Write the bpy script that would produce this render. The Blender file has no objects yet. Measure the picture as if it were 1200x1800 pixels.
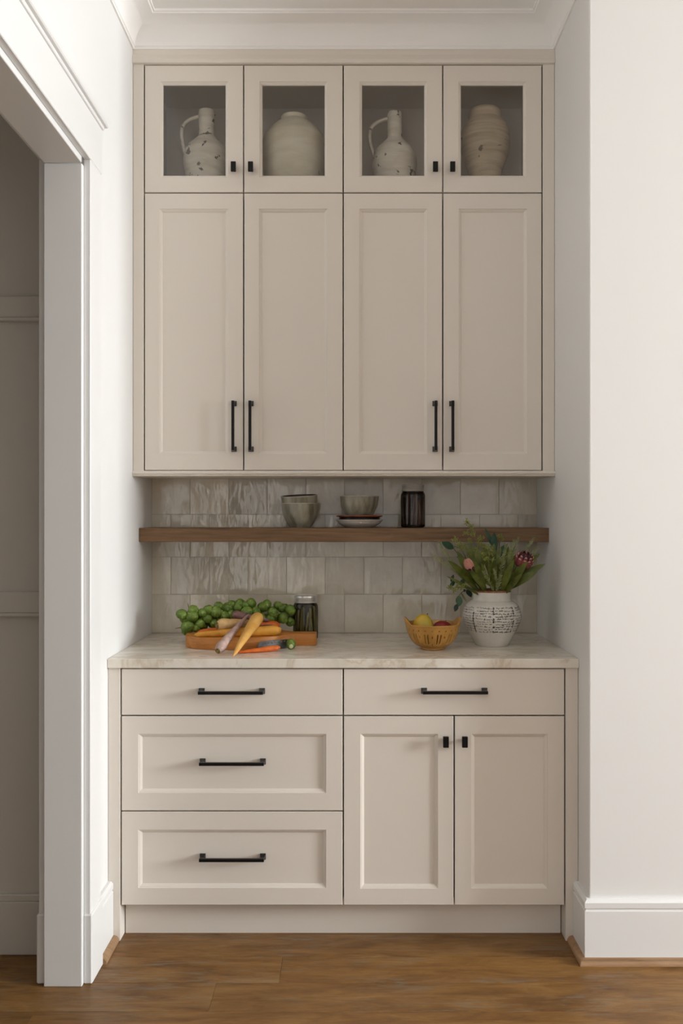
import bpy, bmesh, math, random
from mathutils import Vector, Matrix

PI = math.pi
RND = random.Random(11)
SC = bpy.context.scene
COL = SC.collection

# ------------------------------------------------------------------ camera
# World: x to the right, y away from the camera, z up, metres. Camera stands at the origin, lens 1.369 m up.
CAM_H = 1.369
F, VX, VY = 1547.0, 614.0, 910.0            # focal length and optical axis on a 1200 x 1800 frame
cam = bpy.data.cameras.new('camera')
cam.sensor_fit = 'VERTICAL'
cam.sensor_height = 36.0
cam.lens = F * 36.0 / 1800.0
cam.shift_x = (600.0 - VX) / 1800.0
cam.shift_y = (VY - 900.0) / 1800.0
cam.clip_start = 0.02
camo = bpy.data.objects.new('camera', cam)
COL.objects.link(camo)
camo.location = (0, 0, CAM_H)
camo.rotation_euler = (PI / 2, 0, 0)
SC.camera = camo

# ------------------------------------------------------------------ world, lights, exposure
W = bpy.data.worlds.new('world')
SC.world = W
W.use_nodes = True
W.node_tree.nodes['Background'].inputs[0].default_value = (0.75, 0.85, 1.0, 1)
W.node_tree.nodes['Background'].inputs[1].default_value = 0.1

def area_light(name, loc, rot, sx, sy, power, color, spread=PI):
    l = bpy.data.lights.new(name, 'AREA')
    l.shape = 'RECTANGLE'
    l.size, l.size_y = sx, sy
    l.energy = power
    l.color = color
    l.spread = spread
    o = bpy.data.objects.new(name, l)
    COL.objects.link(o)
    o.location = loc
    o.rotation_euler = rot
    return o

# daylight through the window in the right-hand wall plus an invented frontal fill behind the camera
area_light('window_daylight', (7.24, 0.85, 2.06), (0, PI / 2, 0), 1.62, 1.76, 640, (0.93, 0.97, 1.0))
area_light('added_rear_fill', (1.9, -3.16, 1.35), (PI / 2, 0, 0), 3.0, 2.3, 11, (1.0, 0.96, 0.91))  # added fill lamp, stands for no known source

vs = SC.view_settings
vs.view_transform = 'Standard'
vs.look = 'None'
vs.exposure = 0.0
vs.gamma = 1.0
vs.use_curve_mapping = False
SC.cycles.use_denoising = True
SC.cycles.max_bounces = 10
SC.cycles.diffuse_bounces = 6
SC.cycles.transparent_max_bounces = 12
SC.cycles.sample_clamp_indirect = 6.0

# ------------------------------------------------------------------ helpers
def X(px, d):
    return (px - VX) * d / F

def Z(py, d):
    return CAM_H - (py - VY) * d / F

def P(px, py, d):
    return Vector((X(px, d), d, Z(py, d)))

WORLD = {}                                   # world position of every object built (no rotation on parents)

class MB:
    def __init__(s):
        s.v, s.f = [], []

    def add(s, verts, faces):
        b = len(s.v)
        s.v += [tuple(p) for p in verts]
        s.f += [tuple(b + i for i in f) for f in faces]
        return s

    def box(s, x0, x1, y0, y1, z0, z1):
        return s.add([(x0, y0, z0), (x1, y0, z0), (x1, y1, z0), (x0, y1, z0), (x0, y0, z1), (x1, y0, z1), (x1, y1, z1), (x0, y1, z1)],
                     [(0, 3, 2, 1), (4, 5, 6, 7), (0, 1, 5, 4), (1, 2, 6, 5), (2, 3, 7, 6), (3, 0, 4, 7)])

    def loops(s, loops, cap0=True, cap1=True, closed=False, ring=True):
        n = len(loops[0])
        V = [p for l in loops for p in l]
        Fc = []
        m = len(loops)
        for k in range(m if closed else m - 1):
            a, b = k * n, ((k + 1) % m) * n
            for i in range(n if ring else n - 1):
                j = (i + 1) % n
                Fc.append((a + i, a + j, b + j, b + i))
        if cap0 and not closed:
            Fc.append(tuple(range(n))[::-1])
        if cap1 and not closed:
            Fc.append(tuple((m - 1) * n + i for i in range(n)))
        return s.add(V, Fc)

    def lathe(s, prof, c=(0, 0, 0), n=48, mod=None, cap0=True, cap1=True, skip=None):
        L = []
        for k, (r, z) in enumerate(prof):
            ring = []
            for i in range(n):
                t = 2 * PI * i / n
                rr, zz = (r, z) if mod is None else mod(r, z, t, k)
                ring.append((c[0] + rr * math.cos(t), c[1] + rr * math.sin(t), c[2] + zz))
            L.append(ring)
        if skip is None:
            return s.loops(L, cap0, cap1)
        V = [p for l in L for p in l]
        Fc = []
        for k in range(len(L) - 1):
            for i in range(n):
                if skip(k, i):
                    continue
                j = (i + 1) % n
                Fc.append((k * n + i, k * n + j, (k + 1) * n + j, (k + 1) * n + i))
        if cap0:
            Fc.append(tuple(range(n))[::-1])
        return s.add(V, Fc)

    def tube(s, path, rad, n=10, caps=True, squash=1.0):
        P = [Vector(p) for p in path]
        L = []
        up = Vector((0, 0, 1))
        for k, p in enumerate(P):
            t = (P[min(k + 1, len(P) - 1)] - P[max(k - 1, 0)]).normalized()
            if abs(t.dot(up)) > 0.95:
                up = Vector((1, 0, 0)) if abs(t.x) < 0.9 else Vector((0, 1, 0))
            a = t.cross(up).normalized()
            b = a.cross(t).normalized()
            r = rad[k] if isinstance(rad, (list, tuple)) else rad
            L.append([p + a * (r * math.cos(2 * PI * i / n)) + b * (r * squash * math.sin(2 * PI * i / n)) for i in range(n)])
        return s.loops(L, caps, caps)

    def ball(s, c, rx, ry=None, rz=None, nu=12, nv=8):
        ry = rx if ry is None else ry
        rz = rx if rz is None else rz
        L = []
        for k in range(1, nv):
            ph = PI * k / nv
            L.append([(c[0] + rx * math.sin(ph) * math.cos(2 * PI * i / nu), c[1] + ry * math.sin(ph) * math.sin(2 * PI * i / nu), c[2] - rz * math.cos(ph)) for i in range(nu)])
        b = len(s.v)
        s.loops(L, False, False)
        s.v += [(c[0], c[1], c[2] - rz), (c[0], c[1], c[2] + rz)]
        lo, hi = len(s.v) - 2, len(s.v) - 1
        m = b + (nv - 2) * nu
        for i in range(nu):
            j = (i + 1) % nu
            s.f.append((b + j, b + i, lo))
            s.f.append((m + i, m + j, hi))
        return s

    def rects(s, rs, closed=True):           # nested rectangles (x0, x1, z0, z1, y) swept into a frame
        return s.loops([[(x0, y, z0), (x1, y, z0), (x1, y, z1), (x0, y, z1)] for x0, x1, z0, z1, y in rs], False, False, closed)

    def build(s, name, mat=None, parent=None, origin=None, smooth=None, bevel=None, seg=1):
        if origin is None:
            origin = WORLD[parent.name] if parent is not None else Vector((0, 0, 0))
        origin = Vector(origin)
        me = bpy.data.meshes.new(name)
        me.from_pydata([tuple(Vector(p) - origin) for p in s.v], [], s.f)
        bm = bmesh.new()
        bm.from_mesh(me)
        bmesh.ops.recalc_face_normals(bm, faces=bm.faces)
        if bevel:
            es = [e for e in bm.edges if len(e.link_faces) == 2 and e.calc_face_angle(0) > 0.5]
            bmesh.ops.bevel(bm, geom=es, offset=bevel, segments=seg, affect='EDGES', profile=0.5, clamp_overlap=True)
        if smooth is not None:
            for f in bm.faces:
                f.smooth = True
            for e in bm.edges:
                if len(e.link_faces) == 2 and e.calc_face_angle(0) > smooth:
                    e.smooth = False
        bm.to_mesh(me)
        bm.free()
        if mat:
            me.materials.append(mat)
        o = bpy.data.objects.new(name, me)
        COL.objects.link(o)
        WORLD[o.name] = origin.copy()
        if parent is not None:
            o.parent = parent
            o.location = origin - WORLD[parent.name]
        else:
            o.location = origin
        return o

def tag(o, label, cat=None, group=None, kind=None):
    if label:
        o['label'] = label
    if cat:
        o['category'] = cat
    if group:
        o['group'] = group
    if kind:
        o['kind'] = kind
    return o

def thing(name, loc, label, cat, group=None):
    o = bpy.data.objects.new(name, None)
    o.empty_display_size = 0.05
    COL.objects.link(o)
    o.location = loc
    WORLD[o.name] = Vector(loc)
    return tag(o, label, cat, group)

def place_copy(src, name, parent, loc, rot=(0, 0, 0), scale=(1, 1, 1)):
    o = src.copy()
    o.name = name
    COL.objects.link(o)
    o.parent = parent
    o.location = loc
    o.rotation_euler = rot
    o.scale = scale
    return o

# ------------------------------------------------------------------ materials
def new_mat(name):
    m = bpy.data.materials.new(name)
    m.use_nodes = True
    nt = m.node_tree
    return m, nt, nt.nodes['Principled BSDF']

def N(nt, t, **kw):
    n = nt.nodes.new(t)
    for k, v in kw.items():
        if k in n.inputs:
            n.inputs[k].default_value = v
        else:
            setattr(n, k, v)
    return n

def ramp(nt, fac, stops):
    r = nt.nodes.new('ShaderNodeValToRGB')
    e = r.color_ramp.elements
    while len(e) < len(stops):
        e.new(0.5)
    for el, (p, c) in zip(e, stops):
        el.position = p
        el.color = (c[0], c[1], c[2], 1)
    nt.links.new(fac, r.inputs[0])
    return r

def coords(nt, scale=(1, 1, 1), randomise=False, kind='Object'):
    tc = nt.nodes.new('ShaderNodeTexCoord')
    mp = nt.nodes.new('ShaderNodeMapping')
    mp.inputs['Scale'].default_value = scale
    nt.links.new(tc.outputs[kind], mp.inputs['Vector'])
    if randomise:
        oi = nt.nodes.new('ShaderNodeObjectInfo')
        ml = N(nt, 'ShaderNodeVectorMath', operation='SCALE')
        cb = nt.nodes.new('ShaderNodeCombineXYZ')
        for k in range(3):
            nt.links.new(oi.outputs['Random'], cb.inputs[k])
        nt.links.new(cb.outputs[0], ml.inputs[0])
        ml.inputs['Scale'].default_value = 37.0
        nt.links.new(ml.outputs[0], mp.inputs['Location'])
    return mp.outputs[0]

def noise(nt, vec, scale, detail=4, rough=0.55, dist=0.0):
    n = N(nt, 'ShaderNodeTexNoise', Scale=scale, Detail=detail, Roughness=rough, Distortion=dist)
    nt.links.new(vec, n.inputs['Vector'])
    return n.outputs['Fac']

def bump(nt, bsdf, height, strength, dist):
    b = N(nt, 'ShaderNodeBump', Strength=strength, Distance=dist)
    nt.links.new(height, b.inputs['Height'])
    nt.links.new(b.outputs[0], bsdf.inputs['Normal'])

def mix(nt, fac, a, b, blend='MIX'):
    m = nt.nodes.new('ShaderNodeMix')
    m.data_type = 'RGBA'
    m.blend_type = blend
    if isinstance(fac, (int, float)):
        m.inputs[0].default_value = fac
    else:
        nt.links.new(fac, m.inputs[0])
    for sock, val in ((m.inputs[6], a), (m.inputs[7], b)):
        if isinstance(val, tuple):
            sock.default_value = (val[0], val[1], val[2], 1)
        else:
            nt.links.new(val, sock)
    return m.outputs[2]

def paint(name, col, rough=0.5, bmp=0.02, scale=180):
    m, nt, b = new_mat(name)
    b.inputs['Base Color'].default_value = (*col, 1)
    b.inputs['Roughness'].default_value = rough
    b.inputs['Specular IOR Level'].default_value = 0.4
    if bmp:
        bump(nt, b, noise(nt, coords(nt), scale, 3), bmp, 0.002)
    return m

def two_tone(name, c0, c1, scale=(8, 8, 8), nscale=1.0, rough=0.5, lo=0.35, hi=0.65, bmp=0.0, rand=False, dist=0.0, spec=0.5):
    m, nt, b = new_mat(name)
    f = noise(nt, coords(nt, scale, rand), nscale, 5, 0.6, dist)
    r = ramp(nt, f, [(lo, c0), (hi, c1)])
    nt.links.new(r.outputs[0], b.inputs['Base Color'])
    b.inputs['Roughness'].default_value = rough
    b.inputs['Specular IOR Level'].default_value = spec
    if bmp:
        bump(nt, b, f, bmp, 0.004)
    return m

def wood(name, dark, mid, light, along=(1.2, 14, 14), rough=0.5, patch=None, spec=0.4):
    m, nt, b = new_mat(name)
    v = coords(nt, along, True)
    f = noise(nt, v, 3.0, 8, 0.62, 0.6)
    r = ramp(nt, f, [(0.28, dark), (0.5, mid), (0.72, light)])
    fine = noise(nt, coords(nt, (along[0] * 4, along[1] * 12, along[2] * 12), True), 6.0, 4, 0.7)
    fr = ramp(nt, fine, [(0.3, (0.78, 0.78, 0.78)), (0.62, (1.0, 1.0, 1.0))])
    c = mix(nt, 0.75, r.outputs[0], fr.outputs[0], 'MULTIPLY')
    if patch:
        pf = noise(nt, coords(nt, (along[0] * 1.3, along[1] * 0.55, 1), True), 2.2, 6, 0.65, 1.4)
        pr = ramp(nt, pf, [(0.56, (0, 0, 0)), (0.70, (1, 1, 1))])
        pm = N(nt, 'ShaderNodeMath', operation='MULTIPLY')
        nt.links.new(pr.outputs[0], pm.inputs[0])
        pm.inputs[1].default_value = 0.55
        c = mix(nt, pm.outputs[0], c, patch)
    oi = nt.nodes.new('ShaderNodeObjectInfo')
    tone = ramp(nt, oi.outputs['Random'], [(0, (0.88, 0.87, 0.86)), (1, (1.08, 1.05, 1.02))])
    c = mix(nt, 1.0, c, tone.outputs[0], 'MULTIPLY')
    nt.links.new(c, b.inputs['Base Color'])
    b.inputs['Roughness'].default_value = rough
    b.inputs['Specular IOR Level'].default_value = spec
    bump(nt, b, fine, 0.12, 0.001)
    return m

M = {}
M['wall'] = paint('white_wall_paint', (0.77, 0.767, 0.752), 0.6)
M['trim'] = paint('white_trim_paint', (0.76, 0.758, 0.745), 0.38, 0.01)
M['far_wall'] = paint('bounce_cutting_tone', (0.50, 0.495, 0.48), 0.6)  # tone of unseen walls, darkened to reduce light bounced into the niche
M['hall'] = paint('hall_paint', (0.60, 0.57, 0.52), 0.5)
M['ceiling'] = paint('ceiling_paint', (0.88, 0.865, 0.84), 0.7)
M['cabinet'] = paint('greige_cabinet_paint', (0.72, 0.665, 0.595), 0.42, 0.012, 320)
M['black'] = paint('blackened_metal', (0.012, 0.011, 0.011), 0.32, 0)
M['black'].node_tree.nodes['Principled BSDF'].inputs['Metallic'].default_value = 0.6
m, nt, b = new_mat('oak_floor')
v = coords(nt, (1.5, 8.0, 8.0), True)
warp = N(nt, 'ShaderNodeTexNoise', Scale=1.6, Detail=3.0, Roughness=0.5)
nt.links.new(v, warp.inputs['Vector'])
wv = N(nt, 'ShaderNodeVectorMath', operation='MULTIPLY_ADD')
nt.links.new(warp.outputs['Color'], wv.inputs[0])
wv.inputs[1].default_value = (0.5, 1.1, 1.1)
nt.links.new(v, wv.inputs[2])
big = noise(nt, wv.outputs[0], 2.4, 9, 0.66, 0.3)
c1 = ramp(nt, big, [(0.30, (0.105, 0.046, 0.011)), (0.46, (0.185, 0.088, 0.022)), (0.60, (0.245, 0.128, 0.037)), (0.74, (0.33, 0.195, 0.075))])
grain = noise(nt, coords(nt, (5.0, 120.0, 120.0), True), 3.0, 6, 0.72, 0.4)
g1 = ramp(nt, grain, [(0.32, (0.62, 0.60, 0.58)), (0.55, (1.0, 1.0, 1.0)), (0.75, (1.22, 1.2, 1.18))])
c = mix(nt, 0.8, c1.outputs[0], g1.outputs[0], 'MULTIPLY')
cer = noise(nt, coords(nt, (2.2, 26.0, 26.0), True), 2.5, 7, 0.7, 1.6)
p1 = ramp(nt, cer, [(0.52, (0, 0, 0)), (0.62, (0.7, 0.7, 0.7))])
zone = ramp(nt, noise(nt, coords(nt, (1.1, 4.0, 4.0), True), 1.7, 3, 0.5, 0.5), [(0.42, (0, 0, 0)), (0.55, (1, 1, 1))])
pz = mix(nt, 1.0, p1.outputs[0], zone.outputs[0], 'MULTIPLY')
c = mix(nt, pz, c, (0.19, 0.165, 0.125))
oi = nt.nodes.new('ShaderNodeObjectInfo')
tone = ramp(nt, oi.outputs['Random'], [(0, (0.86, 0.85, 0.84)), (1, (1.12, 1.09, 1.05))])
c = mix(nt, 1.0, c, tone.outputs[0], 'MULTIPLY')
nt.links.new(c, b.inputs['Base Color'])
b.inputs['Roughness'].default_value = 0.40
b.inputs['Specular IOR Level'].default_value = 0.35
bump(nt, b, grain, 0.25, 0.0012)
M['floor'] = m
M['shelf'] = wood('walnut_stained_oak', (0.10, 0.051, 0.022), (0.20, 0.110, 0.050), (0.28, 0.165, 0.082), (1.5, 28, 28), 0.5)
M['board'] = wood('cherry_board', (0.36, 0.130, 0.026), (0.48, 0.190, 0.040), (0.56, 0.245, 0.062), (2.0, 14, 20), 0.45)
M['round'] = wood('oak_quarter_round', (0.26, 0.15, 0.075), (0.36, 0.22, 0.12), (0.42, 0.27, 0.15), (2.0, 16, 16), 0.45)
M['grout'] = paint('grout', (0.46, 0.42, 0.36), 0.9, 0.1, 400)

# zellige tiles: glossy, uneven, each its own shade
m, nt, b = new_mat('zellige_glaze')
v = coords(nt, (1, 1, 1), True)
cl = ramp(nt, noise(nt, v, 9.0, 5, 0.6), [(0.3, (0.58, 0.525, 0.425)), (0.7, (0.72, 0.665, 0.55))])
oi = nt.nodes.new('ShaderNodeObjectInfo')
tn = ramp(nt, oi.outputs['Random'], [(0, (0.78, 0.77, 0.76)), (0.5, (0.95, 0.95, 0.95)), (1, (1.12, 1.12, 1.12))])
nt.links.new(mix(nt, 1.0, cl.outputs[0], tn.outputs[0], 'MULTIPLY'), b.inputs['Base Color'])
b.inputs['Roughness'].default_value = 0.09
b.inputs['IOR'].default_value = 1.9
v2 = coords(nt, (1.6, 1, 0.7), True)
bump(nt, b, noise(nt, v2, 13.0, 2.5, 0.5, 0.25), 0.42, 0.010)
M['tile'] = m

# quartzite worktop
m, nt, b = new_mat('quartzite')
v = coords(nt, (1, 1.8, 1))
base = ramp(nt, noise(nt, v, 5.0, 8, 0.62, 0.9), [(0.3, (0.57, 0.515, 0.425)), (0.5, (0.71, 0.655, 0.565)), (0.68, (0.80, 0.765, 0.69))])
vein = N(nt, 'ShaderNodeTexNoise', Scale=2.6, Detail=7.0, Roughness=0.6, Distortion=1.6)
nt.links.new(v, vein.inputs['Vector'])
vr = ramp(nt, vein.outputs['Fac'], [(0.47, (0, 0, 0)), (0.5, (0.55, 0.55, 0.55)), (0.53, (0, 0, 0))])
c = mix(nt, vr.outputs[0], base.outputs[0], (0.50, 0.40, 0.28))
nt.links.new(c, b.inputs['Base Color'])
b.inputs['Roughness'].default_value = 0.22
M['stone'] = m

# clear panes: mostly see-through, mirror-like at grazing angles
def glass_mat(name, tint=(1, 1, 1), ior=1.45):
    m = bpy.data.materials.new(name)
    m.use_nodes = True
    nt = m.node_tree
    nt.nodes.clear()
    out = nt.nodes.new('ShaderNodeOutputMaterial')
    t = nt.nodes.new('ShaderNodeBsdfTransparent')
    t.inputs[0].default_value = (*tint, 1)
    g = nt.nodes.new('ShaderNodeBsdfGlossy')
    g.inputs['Roughness'].default_value = 0.02
    fr = nt.nodes.new('ShaderNodeFresnel')
    fr.inputs[0].default_value = ior
    mx = nt.nodes.new('ShaderNodeMixShader')
    nt.links.new(fr.outputs[0], mx.inputs[0])
    nt.links.new(t.outputs[0], mx.inputs[1])
    nt.links.new(g.outputs[0], mx.inputs[2])
    nt.links.new(mx.outputs[0], out.inputs[0])
    return m

M['pane'] = glass_mat('cabinet_glass', (0.97, 0.97, 0.96))
M['jar_glass'] = glass_mat('jar_glass', (0.93, 0.94, 0.92), 1.5)

# ------------------------------------------------------------------ dimensions taken from the photograph
XL, XR = -0.781, 0.740        # side walls of the niche
YB = 3.474                    # tile face at the back of the niche
YU = 3.174                    # face of the wall cabinets
YL = 2.846                    # face of the base cabinets
YW = 2.719                    # wall to the right of the niche, facing the camera
CEIL = 3.148
XHALL = -0.891                # hall side of the left-hand wall
YJ = 2.567                    # jamb of the cased opening
ZJ = 2.404                    # underside of the opening's head
Y_OPEN = 1.20                 # near side of the opening
ROOM_X1, ROOM_Y0 = 7.20, -3.20
HALL_X0, HALL_Y = -2.5, 2.772

# ------------------------------------------------------------------ structure: floor, ceiling, walls
floor = MB().box(HALL_X0 - 0.1, ROOM_X1 + 0.1, ROOM_Y0 - 0.1, 3.60, -0.08, -0.014).build('floor', M['grout'])
tag(floor, 'oak plank floor running along the cabinets', None, None, 'structure')
PW = 0.1505
row0 = 2.440
k0 = math.floor((ROOM_Y0 - row0) / PW)
for k in range(k0, 4):
    y0 = row0 + k * PW
    if y0 > 3.0:
        continue
    if k == 0:
        cuts = [X(372, 2.5)]
    else:
        cuts = [HALL_X0 + RND.uniform(0.3, 1.9)]
    while cuts[-1] < ROOM_X1:
        cuts.append(cuts[-1] + RND.uniform(1.7, 2.3))
    while cuts[0] > HALL_X0:
        cuts.insert(0, cuts[0] - RND.uniform(1.7, 2.3))
    for a, c in zip(cuts, cuts[1:]):
        a, c = max(a, HALL_X0 - 0.05), min(c, ROOM_X1 + 0.05)
        if c - a < 0.05:
            continue
        o = MB().box(a + 0.0003, c - 0.0003, y0 + 0.0003, y0 + PW - 0.0003, -0.014, 0.0).build('plank', M['floor'], floor, ((a + c) / 2, y0 + PW / 2, -0.014), None, 0.0008)

ceiling = MB().box(HALL_X0 - 0.1, ROOM_X1 + 0.1, ROOM_Y0 - 0.1, 3.60, CEIL, CEIL + 0.1).build('ceiling', M['ceiling'])
tag(ceiling, 'white painted ceiling above the niche', None, None, 'structure')

wall_back = MB().box(XL - 0.1, XR + 0.05, YB + 0.0026, YB + 0.12, 0, CEIL).build('wall_back', M['grout'])
tag(wall_back, 'back wall of the niche, clad in grey-beige glazed tiles', None, None, 'structure')

wl = MB()
wl.box(XHALL, XL, YJ + 0.02, YB + 0.12, 0, CEIL)
wl.box(XHALL, XL, Y_OPEN - 0.02, YJ + 0.02, ZJ + 0.02, CEIL)
wl.box(XHALL, XL, ROOM_Y0, Y_OPEN - 0.02, 0, CEIL)
wall_left = wl.build('wall_left', M['wall'])
tag(wall_left, 'bright white left wall with a cased opening', None, None, 'structure')

wall_right = MB().box(XR, ROOM_X1 + 0.1, YW, YB + 0.12, 0, CEIL).build('wall_right', M['wall'], None, None, None, 0.004, 3)
tag(wall_right, 'white wall turning the corner to the right of the niche', None, None, 'structure')

def wall_with_hole(mb, axis, p0, p1, a0, a1, h0, h1, z0, z1):
    def bx(u0, u1, w0, w1):
        if axis == 'x':
            mb.box(p0, p1, u0, u1, w0, w1)
        else:
            mb.box(u0, u1, p0, p1, w0, w1)
    bx(a0, h0, 0, CEIL)
    bx(h1, a1, 0, CEIL)
    bx(h0, h1, 0, z0)
    bx(h0, h1, z1, CEIL)

mw = MB()
wall_with_hole(mw, 'x', ROOM_X1, ROOM_X1 + 0.1, ROOM_Y0, YW, -0.05, 1.75, 1.23, 2.89)
tag(mw.build('wall_window', M['far_wall']), 'muted side wall of the room holding the window', None, None, 'structure')
mw = MB()
wall_with_hole(mw, 'y', ROOM_Y0 - 0.1, ROOM_Y0, XL, ROOM_X1 + 0.1, 0.35, 3.45, 0.1, 2.55)  # invented opening, there only to admit the rear fill
tag(mw.build('wall_rear', M['far_wall']), 'muted wall behind the camera with an opening made for the added fill light', None, None, 'structure')
mw = MB()
mw.rects([(-0.05, 1.75, 1.23, 2.89, 0), (0.01, 1.69, 1.29, 2.83, 0), (0.01, 1.69, 1.29, 2.83, 0.06), (-0.05, 1.75, 1.23, 2.89, 0.06)])
mw.v = [(ROOM_X1 - 0.02 + y, x, z) for x, y, z in mw.v]
tag(mw.build('window_1', M['trim']), 'white window frame in the side wall', None, None, 'structure')

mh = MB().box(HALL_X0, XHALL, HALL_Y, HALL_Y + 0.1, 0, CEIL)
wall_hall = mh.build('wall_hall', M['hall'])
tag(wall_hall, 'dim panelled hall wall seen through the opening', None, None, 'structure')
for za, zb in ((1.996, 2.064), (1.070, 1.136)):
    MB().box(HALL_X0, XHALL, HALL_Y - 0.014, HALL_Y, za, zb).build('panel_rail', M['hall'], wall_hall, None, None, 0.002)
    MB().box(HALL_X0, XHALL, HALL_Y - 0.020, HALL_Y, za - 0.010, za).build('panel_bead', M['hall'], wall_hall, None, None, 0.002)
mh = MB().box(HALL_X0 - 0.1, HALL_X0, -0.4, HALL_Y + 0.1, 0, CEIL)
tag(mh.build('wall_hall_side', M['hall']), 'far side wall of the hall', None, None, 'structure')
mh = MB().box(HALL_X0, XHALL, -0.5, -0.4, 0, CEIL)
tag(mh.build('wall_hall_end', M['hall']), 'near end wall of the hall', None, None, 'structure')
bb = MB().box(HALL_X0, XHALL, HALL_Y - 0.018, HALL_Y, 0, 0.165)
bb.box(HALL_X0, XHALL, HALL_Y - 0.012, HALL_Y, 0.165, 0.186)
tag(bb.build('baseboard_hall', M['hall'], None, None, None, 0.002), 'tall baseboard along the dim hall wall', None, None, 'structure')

# ------------------------------------------------------------------ backsplash tiles, each a piece of the back wall
TP = 0.1523
zrows = [(0.914, 1.066, 0), (1.066, 1.214, 1), (1.214, 1.306, 0), (1.306, 1.382, 1), (1.382, 1.545, 0)]
for z0, z1, half in zrows:
    xs = [XL]
    x = XL + (TP if not half else TP / 2)
    while x < XR - 0.01:
        xs.append(x)
        x += TP
    xs.append(XR)
    for a, c in zip(xs, xs[1:]):
        g = 0.0011
        j = [RND.uniform(-0.0009, 0.0009) for _ in range(4)]
        yf = YB + RND.uniform(-0.0004, 0.0004)
        n = 5
        mb = MB()
        top = []
        for iz in range(n + 1):
            for ix in range(n + 1):
                u, w = ix / n, iz / n
                d = j[0] * (1 - u) * (1 - w) + j[1] * u * (1 - w) + j[2] * u * w + j[3] * (1 - u) * w
                edge = min(u, 1 - u, w, 1 - w)
                d += 0.0010 if edge < 0.01 else RND.uniform(-0.00035, 0.00035)
                wob = 0.0006
                top.append((a + g + (c - a - 2 * g) * u + (RND.uniform(-wob, wob) if 0 < ix < n else 0), yf + d, z0 + g + (z1 - z0 - 2 * g) * w))
        fs = [(iz * (n + 1) + ix, iz * (n + 1) + ix + 1, (iz + 1) * (n + 1) + ix + 1, (iz + 1) * (n + 1) + ix) for iz in range(n) for ix in range(n)]
        mb.add(top, fs)
        b0 = len(mb.v)
        rim = [i for i in range(n + 1)] + [k * (n + 1) + n for k in range(1, n + 1)] + [n * (n + 1) + i for i in range(n - 1, -1, -1)] + [k * (n + 1) for k in range(n - 1, 0, -1)]
        for i in rim:
            p = mb.v[i]
            mb.v.append((p[0], YB + 0.0028, p[2]))
        L = len(rim)
        for q in range(L):
            mb.f.append((rim[q], b0 + q, b0 + (q + 1) % L, rim[(q + 1) % L]))
        mb.build('tile', M['tile'], wall_back, ((a + c) / 2, yf, (z0 + z1) / 2), 1.0)

# ------------------------------------------------------------------ crown moulding, casing, baseboards
def sweep(mb, prof, path_fn, cap=True):
    loops = []
    npts = len(path_fn(0))
    for i in range(npts):
        loops.append([(*path_fn(p)[i], z) for p, z in prof])
    mb.loops(loops, cap, cap, False, True)

prof = [(0, 3.056), (0.006, 3.056), (0.0065, 3.063), (0.010, 3.066)]
for k in range(1, 13):
    t = PI / 2 * k / 12
    prof.append((0.092 - 0.082 * math.cos(t), 3.066 + 0.070 * math.sin(t)))
prof += [(0.095, 3.140), (0.100, 3.140), (0.100, CEIL), (0, CEIL)]
mb = MB()
sweep(mb, prof, lambda p: [(XL + p, ROOM_Y0), (XL + p, YU - p), (XR - p, YU - p), (XR - p, YW - p), (ROOM_X1, YW - p)])
tag(mb.build('trim_1', M['ceiling'], None, None, 0.6), 'white cove crown moulding around the top of the niche', None, None, 'structure')

# casing of the opening: boards, plinths, header and cap
trim = MB()
trim.box(XHALL - 0.001, XL + 0.001, YJ, YJ + 0.02, 0, ZJ)
trim.box(XHALL - 0.001, XL + 0.001, Y_OPEN - 0.02, Y_OPEN, 0, ZJ)
casing = trim.build('trim_2', M['trim'], None, None, None, 0.003, 3)
tag(casing, 'white cased surround of the opening on the left', None, None, 'structure')
MB().box(XHALL - 0.001, XL + 0.001, Y_OPEN, YJ, ZJ, ZJ + 0.02).build('head_jamb', M['trim'], casing, None, None, 0.003, 3)
CT = 0.021
for side, xw in ((1, XL), (-1, XHALL)):
    def xb(a, c):
        return (min(xw + side * a, xw + side * c), max(xw + side * a, xw + side * c))
    for ya, yb in ((YJ + 0.018, YJ + 0.123), (Y_OPEN - 0.123, Y_OPEN - 0.018)):
        MB().box(*xb(0, CT), ya, yb, 0.20, ZJ + 0.018).build('casing_board', M['trim'], casing, None, None, 0.002)
        pl = MB().box(*xb(0, CT + 0.006), ya - 0.004, yb + 0.006, 0, 0.205)
        pl.build('plinth_block', M['trim'], casing, None, None, 0.004)
    MB().box(*xb(0, CT + 0.001), Y_OPEN - 0.135, YJ + 0.135, ZJ + 0.018, 2.560).build('header_board', M['trim'], casing, None, None, 0.002)
    MB().box(*xb(0, CT + 0.006), Y_OPEN - 0.145, YJ + 0.143, 2.560, 2.573).build('header_bead', M['trim'], casing, None, None, 0.003, 2)
    MB().box(*xb(0, CT + 0.016), Y_OPEN - 0.16, YJ + 0.158, 2.573, 2.594).build('header_cap', M['trim'], casing, None, None, 0.003)

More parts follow.
